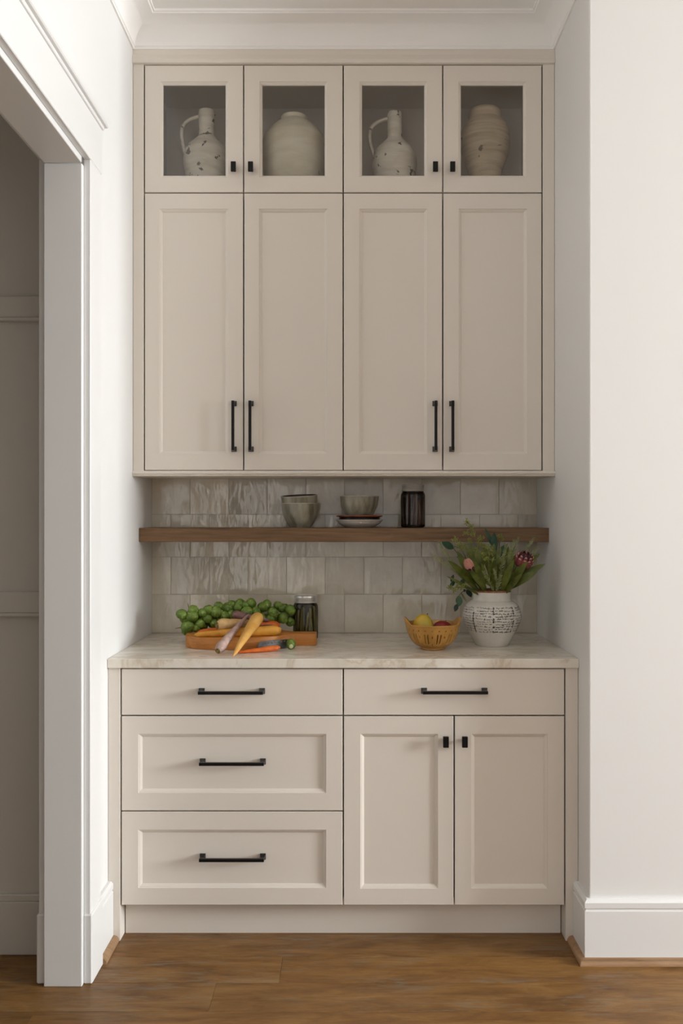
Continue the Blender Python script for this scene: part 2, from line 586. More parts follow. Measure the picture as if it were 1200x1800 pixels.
BT = 0.018
bprof = [(0, 0), (BT, 0), (BT, 0.160), (BT - 0.004, 0.163), (BT - 0.004, 0.167), (BT, 0.170), (BT, 0.186), (BT - 0.008, 0.1945), (0, 0.1945)]
qprof = [(BT, 0), (BT + 0.019, 0), (BT + 0.019, 0.005), (BT + 0.0165, 0.0115), (BT + 0.012, 0.0165), (BT + 0.006, 0.019), (BT, 0.0195)]
mb = MB()
path_l = lambda p: [(XL + p, YJ + 0.129), (XL + p, YL - 0.001)]
sweep(mb, bprof, path_l)
bl = tag(mb.build('baseboard_left', M['trim']), 'short white baseboard between plinth and base cabinet', None, None, 'structure')
mb = MB()
sweep(mb, qprof, path_l)
mb.build('quarter_round', M['round'], bl, None, 0.6)
mb = MB()
path_r = lambda p: [(XR - p, YL - 0.001), (XR - p, YW - p), (ROOM_X1, YW - p)]
sweep(mb, bprof, path_r)
br = tag(mb.build('baseboard_right', M['trim']), 'tall white baseboard wrapping the right wall corner', None, None, 'structure')
mb = MB()
sweep(mb, qprof, path_r)
mb.build('quarter_round', M['round'], br, None, 0.6)

# ------------------------------------------------------------------ cabinet hardware and fronts
def pull(parent, cx, cz, yf, length, vertical):
    mb = MB()
    def put(u0, u1, y0, y1, w0, w1):
        if vertical:
            mb.box(cx + w0, cx + w1, y0, y1, cz + u0, cz + u1)
        else:
            mb.box(cx + u0, cx + u1, y0, y1, cz + w0, cz + w1)
    h = length / 2
    s = 0.0095
    for sg in (-1, 1):
        c = sg * (h - s)
        rings = []
        for q, y in ((s, yf), (s, yf - 0.004), (0.0055, yf - 0.022), (0.0055, yf - 0.030)):
            ring = []
            for du, dw in ((-1, -1), (1, -1), (1, 1), (-1, 1)):
                u, w_ = c + du * q, dw * q
                ring.append((cx + w_, y, cz + u) if vertical else (cx + u, y, cz + w_))
            rings.append(ring)
        mb.loops(rings)
    put(-h + 0.003, h - 0.003, yf - 0.038, yf - 0.028, -0.005, 0.005)
    return mb.build('bar_handle', M['black'], parent, (cx, yf, cz), None, 0.0008)

def knob(parent, cx, cz, yf):
    mb = MB()
    mb.box(cx - 0.006, cx + 0.006, yf - 0.020, yf, cz - 0.006, cz + 0.006)
    mb.box(cx - 0.009, cx + 0.009, yf - 0.029, yf - 0.019, cz - 0.0175, cz + 0.0175)
    return mb.build('knob', M['black'], parent, (cx, yf, cz), None, 0.001)

def shaker(name, parent, x0, x1, z0, z1, yf, px0, px1, pz0, pz1, bead=0.010, glass=False):
    T = 0.021
    e = 0.0012
    mb = MB()
    mb.rects([(x0, x1, z0, z1, yf + T), (x0, x1, z0, z1, yf + e), (x0 + e, x1 - e, z0 + e, z1 - e, yf),
              (px0, px1, pz0, pz1, yf), (px0 + 0.0006, px1 - 0.0006, pz0 + 0.0006, pz1 - 0.0006, yf + 0.0022),
              (px0 + bead * 0.45, px1 - bead * 0.45, pz0 + bead * 0.45, pz1 - bead * 0.45, yf + 0.0040),
              (px0 + bead, px1 - bead, pz0 + bead, pz1 - bead, yf + 0.0085),
              (px0 + bead, px1 - bead, pz0 + bead, pz1 - bead, yf + T)])
    d = mb.build(name, M['cabinet'], parent, (x0, yf, z0))
    b2 = bead - 0.003
    if glass:
        MB().box(px0 + b2 + 0.0025, px1 - b2 - 0.0025, yf + 0.012, yf + 0.015, pz0 + b2 + 0.0025, pz1 - b2 - 0.0025).build('glass_pane', M['pane'], d)
    else:
        MB().box(px0 + bead, px1 - bead, yf + 0.0095, yf + 0.016, pz0 + bead, pz1 - bead).build('panel', M['cabinet'], d)
    return d

def carcass(parent, x0, x1, y0, y1, z0, z1, t=0.018):
    mb = MB()
    mb.box(x0, x0 + t, y0, y1, z0, z1)
    mb.box(x1 - t, x1, y0, y1, z0, z1)
    mb.box(x0 + t, x1 - t, y0, y1, z0, z0 + t)
    mb.box(x0 + t, x1 - t, y0, y1, z1 - t, z1)
    mb.box(x0 + t, x1 - t, y1 - 0.008, y1, z0 + t, z1 - t)
    return mb.build('carcass', M['cabinet'], parent)

G = 0.0023
xu = [X(p, YU) for p in (253.5, 428, 603, 778, 952.5)]
zg0, zg1 = Z(339, YU), Z(114, YU)
zd0, zd1 = Z(827.5, YU), zg0
ZU0 = Z(837, YU)

# wall cabinets: two tall units below, two glazed units above
for side in (0, 1):
    xa, xb_ = xu[2 * side], xu[2 * side + 2]
    lbl = ('left', 'right')[side]
    t = thing('wall_cabinet', (xa, YU, zd0), 'tall %s wall cabinet with two greige panelled doors above the wooden shelf' % lbl, 'cabinet', 'wall cabinets')
    carcass(t, xa + 0.001, xb_ - 0.001, YU + 0.022, YB, zd0, zd1 - 0.001)
    for k in (0, 1):
        i = 2 * side + k
        x0, x1 = xu[i] + G, xu[i + 1] - G
        p0, p1 = [(280, 400.5), (455, 575), (631, 750.5), (806, 926)][i]
        d = shaker('door', t, x0, x1, zd0 + 0.0022, zd1 - G, YU, X(p0, YU), X(p1, YU), Z(798, YU), Z(367, YU), 0.0105)
        hx = [(411.3), (441), (764.3), (793.7)][i]
        pull(d, X(hx - (2 if hx < 600 else -2) * 0, YU), Z(749.5, YU), YU, 0.183, True)
    t = thing('glazed_cabinet', (xa, YU, zg0), '%s glass-front cabinet with two doors under the ceiling moulding' % lbl, 'cabinet', 'glazed cabinets')
    carcass(t, xa + 0.001, xb_ - 0.001, YU + 0.022, YB, zg0, zg1 - 0.004)
    for k in (0, 1):
        i = 2 * side + k
        x0, x1 = xu[i] + G, xu[i + 1] - G
        p0, p1 = [(281.5, 400.5), (456, 575), (631.5, 750.5), (805.5, 924.5)][i]
        d = shaker('door', t, x0, x1, zg0 + G, zg1 - 0.0022, YU, X(p0, YU), X(p1, YU), Z(312, YU), Z(143.5, YU), 0.0095, True)
        hx = [411.5, 441.5, 764, 794][i]
        knob(d, X(hx, YU), Z(297.5, YU), YU)

for nm, xa, xb_, lbl in (('filler_strip', XL + 0.001, xu[0] - G, 'narrow greige filler strip closing the wall cabinets against the left wall'),
                         ('filler_strip', xu[4] + G, XR - 0.001, 'narrow greige filler strip closing the wall cabinets against the right wall')):
    tag(MB().box(xa, xb_, YU, YU + 0.05, ZU0 + 0.006, Z(112, YU)).build(nm, M['cabinet'], None, (xa, YU, ZU0), None, 0.0012), lbl, 'filler strip', 'cabinet filler strips')

prof = [(-0.05, 3.0035), (0.002, 3.0035), (0.009, 3.006), (0.0115, 3.012), (0.0115, 3.019), (0.0085, 3.024), (0.0075, 3.031), (0.0045, 3.036), (0.004, 3.056), (-0.05, 3.056)]
mb = MB().loops([[(x, YU - p, z) for p, z in prof] for x in (XL + 0.0005, XR - 0.0005)])
tag(mb.build('cornice_moulding', M['cabinet'], None, (XL, YU, 3.0035), 0.5), 'stepped greige moulding running along the top of the glazed cabinets', 'moulding')
prof = [(-0.30, ZU0 + 0.004), (-0.02, ZU0), (0.006, ZU0), (0.009, ZU0 + 0.003), (0.006, ZU0 + 0.006), (0.011, ZU0 + 0.009), (0.011, ZU0 + 0.015), (0.007, ZU0 + 0.019), (-0.02, ZU0 + 0.019), (-0.30, ZU0 + 0.019)]
mb = MB().loops([[(x, YU - p, z) for p, z in prof] for x in (XL + 0.0005, XR - 0.0005)])
tag(mb.build('light_rail', M['cabinet'], None, (XL, YU, ZU0), 0.5), 'thin greige rail moulding under the wall cabinets above the tiles', 'moulding')

# base cabinets
xb = [X(p, YL) for p in (212.5, 603, 798, 992.5)]
ZT = 0.8835
zA, zB, zC, zD = Z(1175.5, YL), Z(1258, YL), Z(1426, YL), Z(1592, YL)

t = thing('base_cabinet', (xb[0], YL, 0.115), 'left base cabinet with three drawers under the stone worktop', 'cabinet', 'base cabinets')
carcass(t, xb[0] + 0.001, xb[1] - 0.001, YL + 0.022, YB, zD, ZT)
d = MB().box(xb[0] + G, xb[1] - G, YL, YL + 0.021, zB + G, zA - 0.001).build('drawer', M['cabinet'], t, (xb[0], YL, zB), None, 0.0012)
pull(d, X(407.5, YL), Z(1214.5, YL), YL, 0.214, False)
for za, zb_, pa, pb, hy in ((zC, zB, 1290, 1394, 1339.5), (zD, zC, 1458.5, 1561, 1507)):
    d = shaker('drawer', t, xb[0] + G, xb[1] - G, za + G, zb_ - G, YL, X(243, YL), X(573, YL), Z(pb, YL), Z(pa, YL), 0.0115)
    pull(d, X(408.5, YL), Z(hy, YL), YL + 0.0095, 0.214, False)

t = thing('base_cabinet', (xb[1], YL, 0.115), 'right base cabinet with one drawer above two panelled doors', 'cabinet', 'base cabinets')
carcass(t, xb[1] + 0.001, xb[3] - 0.001, YL + 0.022, YB, zD, ZT)
d = MB().box(xb[1] + G, xb[3] - G, YL, YL + 0.021, zB + G, zA - 0.001).build('drawer', M['cabinet'], t, (xb[1], YL, zB), None, 0.0012)
pull(d, X(798, YL), Z(1214, YL), YL, 0.214, False)
for k, (p0, p1, hx) in enumerate(((633.5, 769.5, 782), (828, 962, 815))):
    d = shaker('door', t, xb[1 + k] + G, xb[2 + k] - G, zD + G, zB - G, YL, X(p0, YL), X(p1, YL), Z(1562, YL), Z(1290, YL), 0.0115)
    knob(d, X(hx, YL), Z(1301, YL), YL)

for xa, xc, lbl in ((XL + 0.001, xb[0] - G, 'narrow greige end strip of the base cabinets, down to the floor by the left wall'),
                    (xb[3] + G, XR - 0.001, 'narrow greige end strip of the base cabinets, down to the floor by the right wall')):
    tag(MB().box(xa, xc, YL, YL + 0.075, 0.0, ZT).build('end_strip', M['cabinet'], None, (xa, YL, 0), None, 0.0012), lbl, 'filler strip', 'cabinet filler strips')
tag(MB().box(xb[0] + 0.001, xb[3] - 0.001, 2.902, 2.92, 0.0, zD).build('toe_kick_board', M['cabinet'], None, (xb[0], 2.902, 0)),
    'recessed greige toe kick board along the floor under the base cabinets', 'toe kick')

worktop = MB().box(XL + 0.0005, XR - 0.0005, 2.835, YB - 0.001, 0.884, 0.914).build('stone_worktop', M['stone'], None, (0, 2.835, 0.884), None, 0.002, 2)
tag(worktop, 'beige veined stone worktop across both base cabinets', 'worktop')
shelf = MB().box(XL + 0.0005, XR - 0.0005, 3.263, YB - 0.002, 1.279, 1.331).build('floating_shelf', M['shelf'], None, (0, 3.263, 1.279), None, 0.0015)
tag(shelf, 'dark brown wooden floating shelf across the tiled back wall', 'shelf')
# ------------------------------------------------------------------ pottery in the glazed cabinets
def crock(name, base, stain, spots, spot_lo, spot_hi, streak=(6, 6, 22)):
    m, nt, b = new_mat(name)
    f = noise(nt, coords(nt, streak, True), 1.6, 6, 0.6, 0.4)
    c = ramp(nt, f, [(0.32, stain), (0.62, base)])
    sp = noise(nt, coords(nt, (1, 1, 1), True), 24.0, 5, 0.62, 0.3)
    sr = ramp(nt, sp, [(spot_lo, (0, 0, 0)), (spot_hi, (1, 1, 1))])
    nt.links.new(mix(nt, sr.outputs[0], c.outputs[0], spots), b.inputs['Base Color'])
    b.inputs['Roughness'].default_value = 0.75
    bump(nt, b, f, 0.25, 0.004)
    return m

M['jug'] = crock('flaking_whitewash', (0.86, 0.80, 0.70), (0.68, 0.60, 0.49), (0.14, 0.105, 0.075), 0.605, 0.63)
M['moon'] = crock('cream_ceramic', (0.90, 0.83, 0.69), (0.76, 0.66, 0.49), (0.40, 0.32, 0.22), 0.70, 0.74, (4, 4, 14))
M['urn'] = crock('sandy_pottery', (0.66, 0.54, 0.39), (0.46, 0.35, 0.23), (0.16, 0.11, 0.07), 0.65, 0.68, (4, 4, 34))

def smooth_prof(pts, n=6):
    out = []
    m = len(pts)
    for i in range(m - 1):
        p0, p1, p2, p3 = pts[max(i - 1, 0)], pts[i], pts[i + 1], pts[min(i + 2, m - 1)]
        for k in range(n):
            t = k / n
            out.append(tuple(0.5 * (2 * p1[j] + (p2[j] - p0[j]) * t + (2 * p0[j] - 5 * p1[j] + 4 * p2[j] - p3[j]) * t * t + (3 * p1[j] - p0[j] - 3 * p2[j] + p3[j]) * t ** 3) for j in range(len(p1))))
    out.append(pts[-1])
    return out

ZS = zg0 + 0.018 + 0.0005                     # floor of the glazed cabinets
def wobble(a, ph):
    return lambda r, z, t, k: (r * (1 + a * math.sin(2 * t + ph) + a * 0.6 * math.sin(5 * t + z * 40)), z)

def jug(px, d, label, body_r, neck_r, h, hx, ph):
    c = (X(px, d), d, ZS)
    t = thing('pottery_jug', c, label, 'jug', 'jugs in the glazed cabinets')
    k_ = body_r / 0.0877
    outer = smooth_prof([(0.055 * k_, 0), (0.070 * k_, 0.05), (0.080 * k_, 0.103), (0.0877 * k_, 0.1455), (0.083 * k_, 0.1775), (0.073 * k_, 0.1995), (0.051 * k_, 0.222), (neck_r * 1.06, 0.243),
                         (neck_r, 0.260), (neck_r, 0.300), (neck_r * 1.07, 0.325), (neck_r * 1.02, h)], 5)
    inner = [(neck_r * 0.85, h), (neck_r * 0.80, h * 0.95), (neck_r * 0.78, h * 0.78)]
    MB().lathe(outer + inner, c, 48, wobble(0.008, ph)).build('body', M['jug'], t, None, 1.0)
    xh = X(hx, d) - c[0]
    path = smooth_prof([(-neck_r * 0.8, 0, 0.320), (xh * 0.62, 0, 0.310), (xh * 0.90, 0, 0.290), (xh, 0, 0.262), (xh * 0.97, 0, 0.225), (-body_r * 0.90, 0, 0.170)], 5)
    MB().tube([(c[0] + p[0], c[1] + p[1], c[2] + p[2]) for p in path], 0.0065, 10).build('handle', M['jug'], t, None, 1.2)
    return t

jug(363.5, 3.31, 'white flaking jug with dark chips and thin handle behind leftmost glass door', 0.0877, 0.0295, 0.338, 319, 0.5)
jug(693.5, 3.33, 'speckled beige jug with thin handle behind third glass door from left', 0.0840, 0.0272, 0.340, 649.5, 2.2)
c = (X(517, 3.33), 3.33, ZS)
prof = smooth_prof([(0.060, 0), (0.090, 0.04), (0.112, 0.10), (0.121, 0.16), (0.122, 0.205), (0.115, 0.239), (0.103, 0.2590), (0.084, 0.281), (0.060, 0.301), (0.049, 0.308)], 6) + [(0.0465, 0.312), (0.048, 0.319), (0.050, 0.323), (0.047, 0.326), (0.042, 0.323), (0.040, 0.30)]
tag(MB().lathe(prof, c, 56, wobble(0.006, 1.0)).build('round_jar', M['moon'], None, c, 0.9), 'round cream moon jar with short neck behind second glass door', 'jar')
c = (X(852, 3.32), 3.32, ZS)
prof = smooth_prof([(0.045, 0), (0.050, 0.05), (0.061, 0.107), (0.075, 0.148), (0.089, 0.189), (0.092, 0.2415), (0.0865, 0.2737), (0.068, 0.298), (0.0595, 0.308)], 6) + [(0.058, 0.313), (0.062, 0.325), (0.0605, 0.340), (0.056, 0.3435), (0.051, 0.340), (0.049, 0.31)]
tag(MB().lathe(prof, c, 56, wobble(0.010, 2.0)).build('ribbed_urn', M['urn'], None, c, 0.9), 'rough sandy brown urn with ridged sides behind rightmost glass door', 'urn')

# ------------------------------------------------------------------ crockery and jars
M['stoneware'] = two_tone('stoneware_glaze', (0.115, 0.10, 0.065), (0.36, 0.345, 0.27), (26, 26, 5), 1.0, 0.28, 0.3, 0.66, 0.0, True, 0.3)
M['stoneware_in'] = two_tone('stoneware_brown', (0.035, 0.020, 0.010), (0.10, 0.055, 0.022), (14, 14, 14), 1.0, 0.3)
M['terracotta_glaze'] = two_tone('rust_glaze', (0.16, 0.040, 0.016), (0.27, 0.065, 0.024), (20, 20, 20), 1.0, 0.3)
M['dark_glaze'] = paint('dark_glaze', (0.020, 0.012, 0.009), 0.25, 0)
M['white_glaze'] = paint('white_glaze', (0.50, 0.475, 0.43), 0.25, 0)
M['pale_rim'] = two_tone('pale_bowl_rim', (0.40, 0.37, 0.29), (0.52, 0.49, 0.41), (20, 20, 20), 1.0, 0.3)
SZ = 1.331 + 0.0003

def bowl(name, c, r, h, foot, label, group, mats, tilt=(0, 0)):
    t = thing(name, c, label, 'bowl', group)
    th = 0.005
    outer = smooth_prof([(foot, 0), (foot * 1.04, 0.004), (r * 0.77, h * 0.27), (r * 0.94, h * 0.60), (r, h)], 6)
    inner = smooth_prof([(r - th * 0.5, h + 0.001), (r * 0.94 - th, h * 0.60), (r * 0.75 - th, h * 0.29), (foot * 0.6, 0.010), (0.002, 0.009)], 6)
    MB().lathe(outer, c, 48, None, True, False).build('outside', mats[0], t, None, 0.8)
    MB().lathe([outer[-1]] + inner, c, 48, None, False, True).build('inside', mats[1], t, None, 0.8)
    MB().lathe([(r - 0.0004, h - 0.0022), (r + 0.0006, h - 0.0008), (r + 0.0002, h + 0.0008), (r - 0.0026, h + 0.0012)], c, 48, None, False, False).build('rim', M['pale_rim'], t, None, 1.0)
    t.rotation_euler = (tilt[0], tilt[1], 0)
    return t

dS = 3.355
bowl('stoneware_bowl', (X(527.5, dS), dS, SZ), 0.0715, 0.092, 0.040, 'deep grey-green stoneware bowl on the shelf holding a tilted bowl', 'stoneware bowls', (M['stoneware'], M['stoneware_in']))
bowl('stoneware_bowl', (X(527.5, dS), dS, SZ + 0.042), 0.0690, 0.080, 0.034, 'brown-rimmed stoneware bowl nested at a tilt inside another', 'stoneware bowls', (M['stoneware'], M['stoneware_in']), (0.085, -0.045))

def plate(c, r, h, foot, label, mats):
    t = thing('plate', c, label, 'plate', 'stacked plates on the shelf')
    outer = smooth_prof([(foot, 0), (foot + 0.004, 0.002), (r * 0.88, h * 0.50), (r, h)], 6)
    inner = [(r - 0.003, h + 0.0006), (r * 0.80, h * 0.55), (foot, 0.004), (0.002, 0.0035)]
    MB().lathe(outer, c, 56, None, True, False).build('underside', mats[0], t, None, 0.8)
    MB().lathe([outer[-1]] + inner, c, 56, None, False, True).build('top_face', mats[1], t, None, 0.8)
    MB().lathe([(r - 0.001, h - 0.0042), (r + 0.0008, h - 0.003), (r + 0.0008, h), (r - 0.002, h + 0.0010)], c, 56, None, False, False).build('rim', mats[1], t, None, 1.0)
    return t

px = X(631.5, dS)
plate((px, dS, SZ), 0.0885, 0.030, 0.052, 'white shallow plate at the bottom of the shelf stack', (M['white_glaze'], M['white_glaze']))
plate((px, dS, SZ + 0.0305), 0.0875, 0.0150, 0.074, 'dark plate with rust rim between white plate and small bowl', (M['dark_glaze'], M['terracotta_glaze']))
bowl('stoneware_bowl', (px, dS, SZ + 0.0355), 0.0745, 0.084, 0.046, 'pale streaked stoneware bowl on top of the two plates', 'stoneware bowls', (M['stoneware'], M['stoneware']))

M['lid'] = paint('zinc_lid', (0.68, 0.67, 0.64), 0.2, 0)
M['lid'].node_tree.nodes['Principled BSDF'].inputs['Metallic'].default_value = 0.6
M['brine'] = paint('dark_brine', (0.030, 0.024, 0.009), 0.7, 0)
M['brine2'] = paint('dark_syrup', (0.012, 0.006, 0.004), 0.7, 0)
M['bean'] = two_tone('pickled_bean', (0.12, 0.105, 0.028), (0.33, 0.27, 0.09), (20, 20, 6), 1.0, 0.35, 0.3, 0.7, 0, True)
M['pepper'] = two_tone('pickled_pepper', (0.045, 0.014, 0.006), (0.15, 0.055, 0.018), (12, 12, 5), 1.0, 0.3, 0.3, 0.7, 0, True)

def mason_jar(c, label, inner_mat, stick_mat, nst, rs, seed):
    R = random.Random(seed)
    t = thing('mason_jar', c, label, 'jar', 'preserving jars')
    H = 0.166
    gl = smooth_prof([(0.036, 0.0), (0.0435, 0.003), (0.0465, 0.012), (0.0468, 0.06), (0.0468, 0.115), (0.0455, 0.128), (0.041, 0.137), (0.0385, 0.142)], 5)
    MB().lathe(gl + [(0.038, 0.150)], c, 48, None, True, False).build('glass', M['jar_glass'], t, None, 0.9)
    MB().lathe([(0.030, 0.006), (0.036, 0.010), (0.036, 0.128), (0.030, 0.136)], c, 32).build('brine', inner_mat, t, None, 0.9)
    for k in range(nst):
        a = 2 * PI * k / nst + R.uniform(-0.06, 0.06)
        a2 = a + R.uniform(-0.30, 0.30)
        rr = 0.0385
        z1 = R.uniform(0.105, 0.132)
        pts = [(c[0] + rr * math.cos(a + (a2 - a) * u), c[1] + rr * math.sin(a + (a2 - a) * u), c[2] + 0.010 + (z1 - 0.010) * u) for u in (0, 0.03, 0.35, 0.7, 0.97, 1.0)]
        MB().tube(pts, [rs * 0.5, rs, rs, rs, rs * 0.95, rs * 0.4], 8).build('spear', stick_mat, t, None, 1.0)
    rib = []
    for k in range(7):
        rib += [(0.0415, 0.140 + k * 0.0028), (0.0434, 0.1414 + k * 0.0028)]
    MB().lathe([(0.0445, 0.138)] + rib + [(0.0430, 0.160), (0.0420, 0.163), (0.0395, 0.164)], c, 48).build('screw_band', M['lid'], t, None, 0.5)
    MB().lathe([(0.0395, 0.163), (0.0395, 0.1645), (0.037, 0.1655), (0.033, 0.1648)], c, 48).build('lid', M['lid'], t, None, 0.5)
    return t

mason_jar((X(725.5, 3.37), 3.37, SZ), 'lidded preserving jar of dark red-brown pickles on the shelf', M['brine2'], M['pepper'], 14, 0.0066, 3)
CZ = 0.914 + 0.0003
mason_jar((X(537, 3.295), 3.295, CZ), 'preserving jar of green pickled beans on the worktop behind the board', M['brine'], M['bean'], 25, 0.0050, 5)

# ------------------------------------------------------------------ chopping board and vegetables
bx_, by_ = -0.405, 3.160
A_, B_ = 0.178, 0.140
out = []
for k in range(40):
    th = 0.42 + (2 * PI - 0.84) * k / 39
    cx_, sy_ = math.cos(th), math.sin(th)
    out.append((bx_ + A_ * math.copysign(abs(cx_) ** (2 / 2.7), cx_), by_ + B_ * math.copysign(abs(sy_) ** (2 / 2.7), sy_)))
hw = 0.036
out += [(-0.212, by_ - hw - 0.010), (-0.195, by_ - hw), (-0.124, by_ - hw + 0.001), (-0.118, by_ - hw + 0.006), (-0.118, by_ + hw - 0.006), (-0.124, by_ + hw - 0.001), (-0.195, by_ + hw), (-0.212, by_ + hw + 0.010)]
BTOP = 0.042
mb = MB().loops([[(x, y, CZ) for x, y in out], [(x, y, CZ + BTOP) for x, y in out]])
tag(mb.build('chopping_board', M['board'], None, (bx_, by_, CZ), 0.5, 0.0025, 2), 'thick reddish wooden paddle board with short handle on the worktop', 'board')
BZ = CZ + BTOP

def veg(name, label, crown, tip, r0, r1, mat, stub=None, bend=(0, 0, 0), taper=1.15, ringy=0.02, stubmat=None, seed=0):
    R = random.Random(seed)
    c, e = Vector(crown), Vector(tip)
    t = thing(name, tuple(c), label, 'carrot' if 'carrot' in name else 'parsnip', 'carrots and parsnip on the board')
    n = 26
    path, rad = [], []
    for k in range(n + 1):
        u = k / n
        p = c.lerp(e, u) + Vector(bend) * (4 * u * (1 - u))
        r = r1 + (r0 - r1) * (1 - u) ** taper
        if u < 0.10:
            r *= (1 - (1 - u / 0.10) ** 2 * 0.45)
        if u > 0.93:
            r *= max(0.12, 1 - ((u - 0.93) / 0.07) ** 2 * 0.88)
        r *= 1 + ringy * R.uniform(-1, 1)
        path.append(p)
        rad.append(r)
    MB().tube(path, rad, 16).build('root', mat, t, None, 1.2)
    ax = (c - path[2]).normalized()
    rs = r0 * 0.50
    MB().tube([c - ax * 0.002, c + ax * 0.0025, c + ax * 0.004, c + ax * 0.0015], [rs, rs * 0.98, rs * 0.75, rs * 0.45], 12).build('crown', stubmat or M['stub'], t, None, 1.0)
    return t

def carrot_mat(name, c0, c1, scale=(60, 60, 60)):
    return two_tone(name, c0, c1, scale, 1.0, 0.42, 0.32, 0.68, 0.15, True)

M['stub'] = two_tone('carrot_crown', (0.10, 0.065, 0.02), (0.34, 0.25, 0.08), (160, 160, 160), 1.0, 0.7)
M['yellow'] = carrot_mat('yellow_carrot', (0.56, 0.225, 0.012), (0.70, 0.36, 0.05), (25, 25, 25))
M['pale_yellow'] = carrot_mat('pale_yellow_carrot', (0.56, 0.27, 0.045), (0.68, 0.40, 0.12), (25, 25, 25))
M['orange'] = carrot_mat('orange_carrot', (0.50, 0.085, 0.006), (0.66, 0.15, 0.015), (40, 40, 40))
M['purple'] = carrot_mat('purple_carrot', (0.10, 0.045, 0.040), (0.27, 0.15, 0.125))
M['lilac'] = carrot_mat('lilac_carrot', (0.25, 0.145, 0.125), (0.52, 0.38, 0.33), (30, 30, 30))
M['cream'] = carrot_mat('cream_parsnip', (0.56, 0.33, 0.115), (0.70, 0.49, 0.24), (40, 40, 40))

veg('carrot', 'long yellow carrot lying flat along the front of the board', (X(492, 3.080), 3.080, BZ + 0.0190), (X(341, 3.045), 3.045, BZ + 0.0075), 0.0190, 0.0085, M['yellow'], bend=(0, -0.004, 0.001), taper=0.8, seed=1, stubmat=M['yellow'])
veg('carrot', 'thick pale yellow carrot slanting off the board, tip on the worktop', (X(455, 3.105), 3.105, BZ + 0.066), (X(410, 2.866), 2.866, CZ + 0.0040), 0.0240, 0.0035, M['pale_yellow'], bend=(0, 0.0, 0.004), taper=0.75, seed=2)
veg('carrot', 'lilac purple carrot slanting off the board, crown end on the worktop', (X(383, 2.895), 2.895, CZ + 0.0168), (X(438, 3.125), 3.125, BZ + 0.070), 0.0190, 0.0050, M['lilac'], bend=(0, 0, 0.004), taper=1.2, ringy=0.045, seed=3)
veg('carrot', 'thin orange carrot lying on the worktop before the board', (X(490, 3.000), 3.000, CZ + 0.0115), (X(416, 2.945), 2.945, CZ + 0.0045), 0.0112, 0.0035, M['orange'], bend=(0, -0.004, 0), taper=0.8, ringy=0.06, seed=4, stubmat=M['orange'])
veg('parsnip', 'cream parsnip with cut crown lying across the orange carrots', (X(382, 3.075), 3.075, BZ + 0.036), (X(470, 3.165), 3.165, BZ + 0.034), 0.0250, 0.0060, M['cream'], taper=0.7, seed=5)
veg('carrot', 'orange carrot lying behind the yellow one, blunt end to the right', (X(489, 3.165), 3.165, BZ + 0.0255), (X(346, 3.095), 3.095, BZ + 0.0095), 0.0200, 0.0085, M['orange'], taper=0.9, seed=6, stubmat=M['orange'])
veg('carrot', 'short orange carrot half hidden under the cream parsnip', (X(412, 3.125), 3.125, BZ + 0.0150), (X(351, 3.068), 3.068, BZ + 0.0080), 0.0125, 0.0070, M['orange'], taper=0.9, seed=7, stubmat=M['orange'])
veg('carrot', 'dark purple carrot with crown showing just above the parsnip', (X(409, 3.160), 3.160, BZ + 0.066), (X(474, 3.150), 3.150, BZ + 0.044), 0.0170, 0.0060, M['purple'], taper=0.8, seed=8)
veg('carrot', 'dark purple carrot squeezed in right behind the long yellow carrot', (X(481, 3.118), 3.118, BZ + 0.0215), (X(392, 3.105), 3.105, BZ + 0.0085), 0.0155, 0.0060, M['purple'], taper=0.8, seed=9)

# sprouts on their stalk
m, nt, b = new_mat('sprout_leaf')
v = coords(nt, (1, 1, 1), True)
f = noise(nt, v, 70.0, 4, 0.6, 1.2)
f2 = noise(nt, v, 22.0, 3, 0.5)
c1 = ramp(nt, f2, [(0.3, (0.050, 0.105, 0.010)), (0.7, (0.17, 0.27, 0.030))])
c2 = ramp(nt, f, [(0.52, (0, 0, 0)), (0.70, (0.75, 0.75, 0.75))])
nt.links.new(mix(nt, c2.outputs[0], c1.outputs[0], (0.36, 0.46, 0.12)), b.inputs['Base Color'])
b.inputs['Roughness'].default_value = 0.45
bump(nt, b, f, 0.25, 0.002)
M['sprout'] = m
M['sprout_base'] = two_tone('sprout_base', (0.36, 0.42, 0.16), (0.60, 0.60, 0.36), (80, 80, 80), 1.0, 0.5)
M['stalk'] = two_tone('sprout_stalk', (0.22, 0.24, 0.08), (0.40, 0.40, 0.18), (40, 40, 40), 1.0, 0.6)

def sprout_mesh(seed, r=1.0):
    R = random.Random(seed)
    caps = []
    for k in range(6):
        z = R.uniform(-0.2, 0.7)
        a = R.uniform(0, 2 * PI)
        q = math.sqrt(1 - z * z)
        caps.append((Vector((q * math.cos(a), q * math.sin(a), z)), R.uniform(0.6, 1.1), 1.0 + 0.030 * k))
    mb = MB()
    nu, nv = 30, 20
    L = []
    for k in range(1, nv):
        ph = PI * k / nv
        ring = []
        for i in range(nu):
            d = Vector((math.sin(ph) * math.cos(2 * PI * i / nu), math.sin(ph) * math.sin(2 * PI * i / nu), -math.cos(ph)))
            rr = 0.90
            for cdir, ang, lev in caps:
                if d.angle(cdir) < ang:
                    rr = max(rr, lev * 0.90 + 0.02 * math.cos(d.angle(cdir) / ang * PI / 2))
            ring.append(tuple(d * rr * r))
        L.append(ring)
    mb.loops(L, True, True)
    return mb

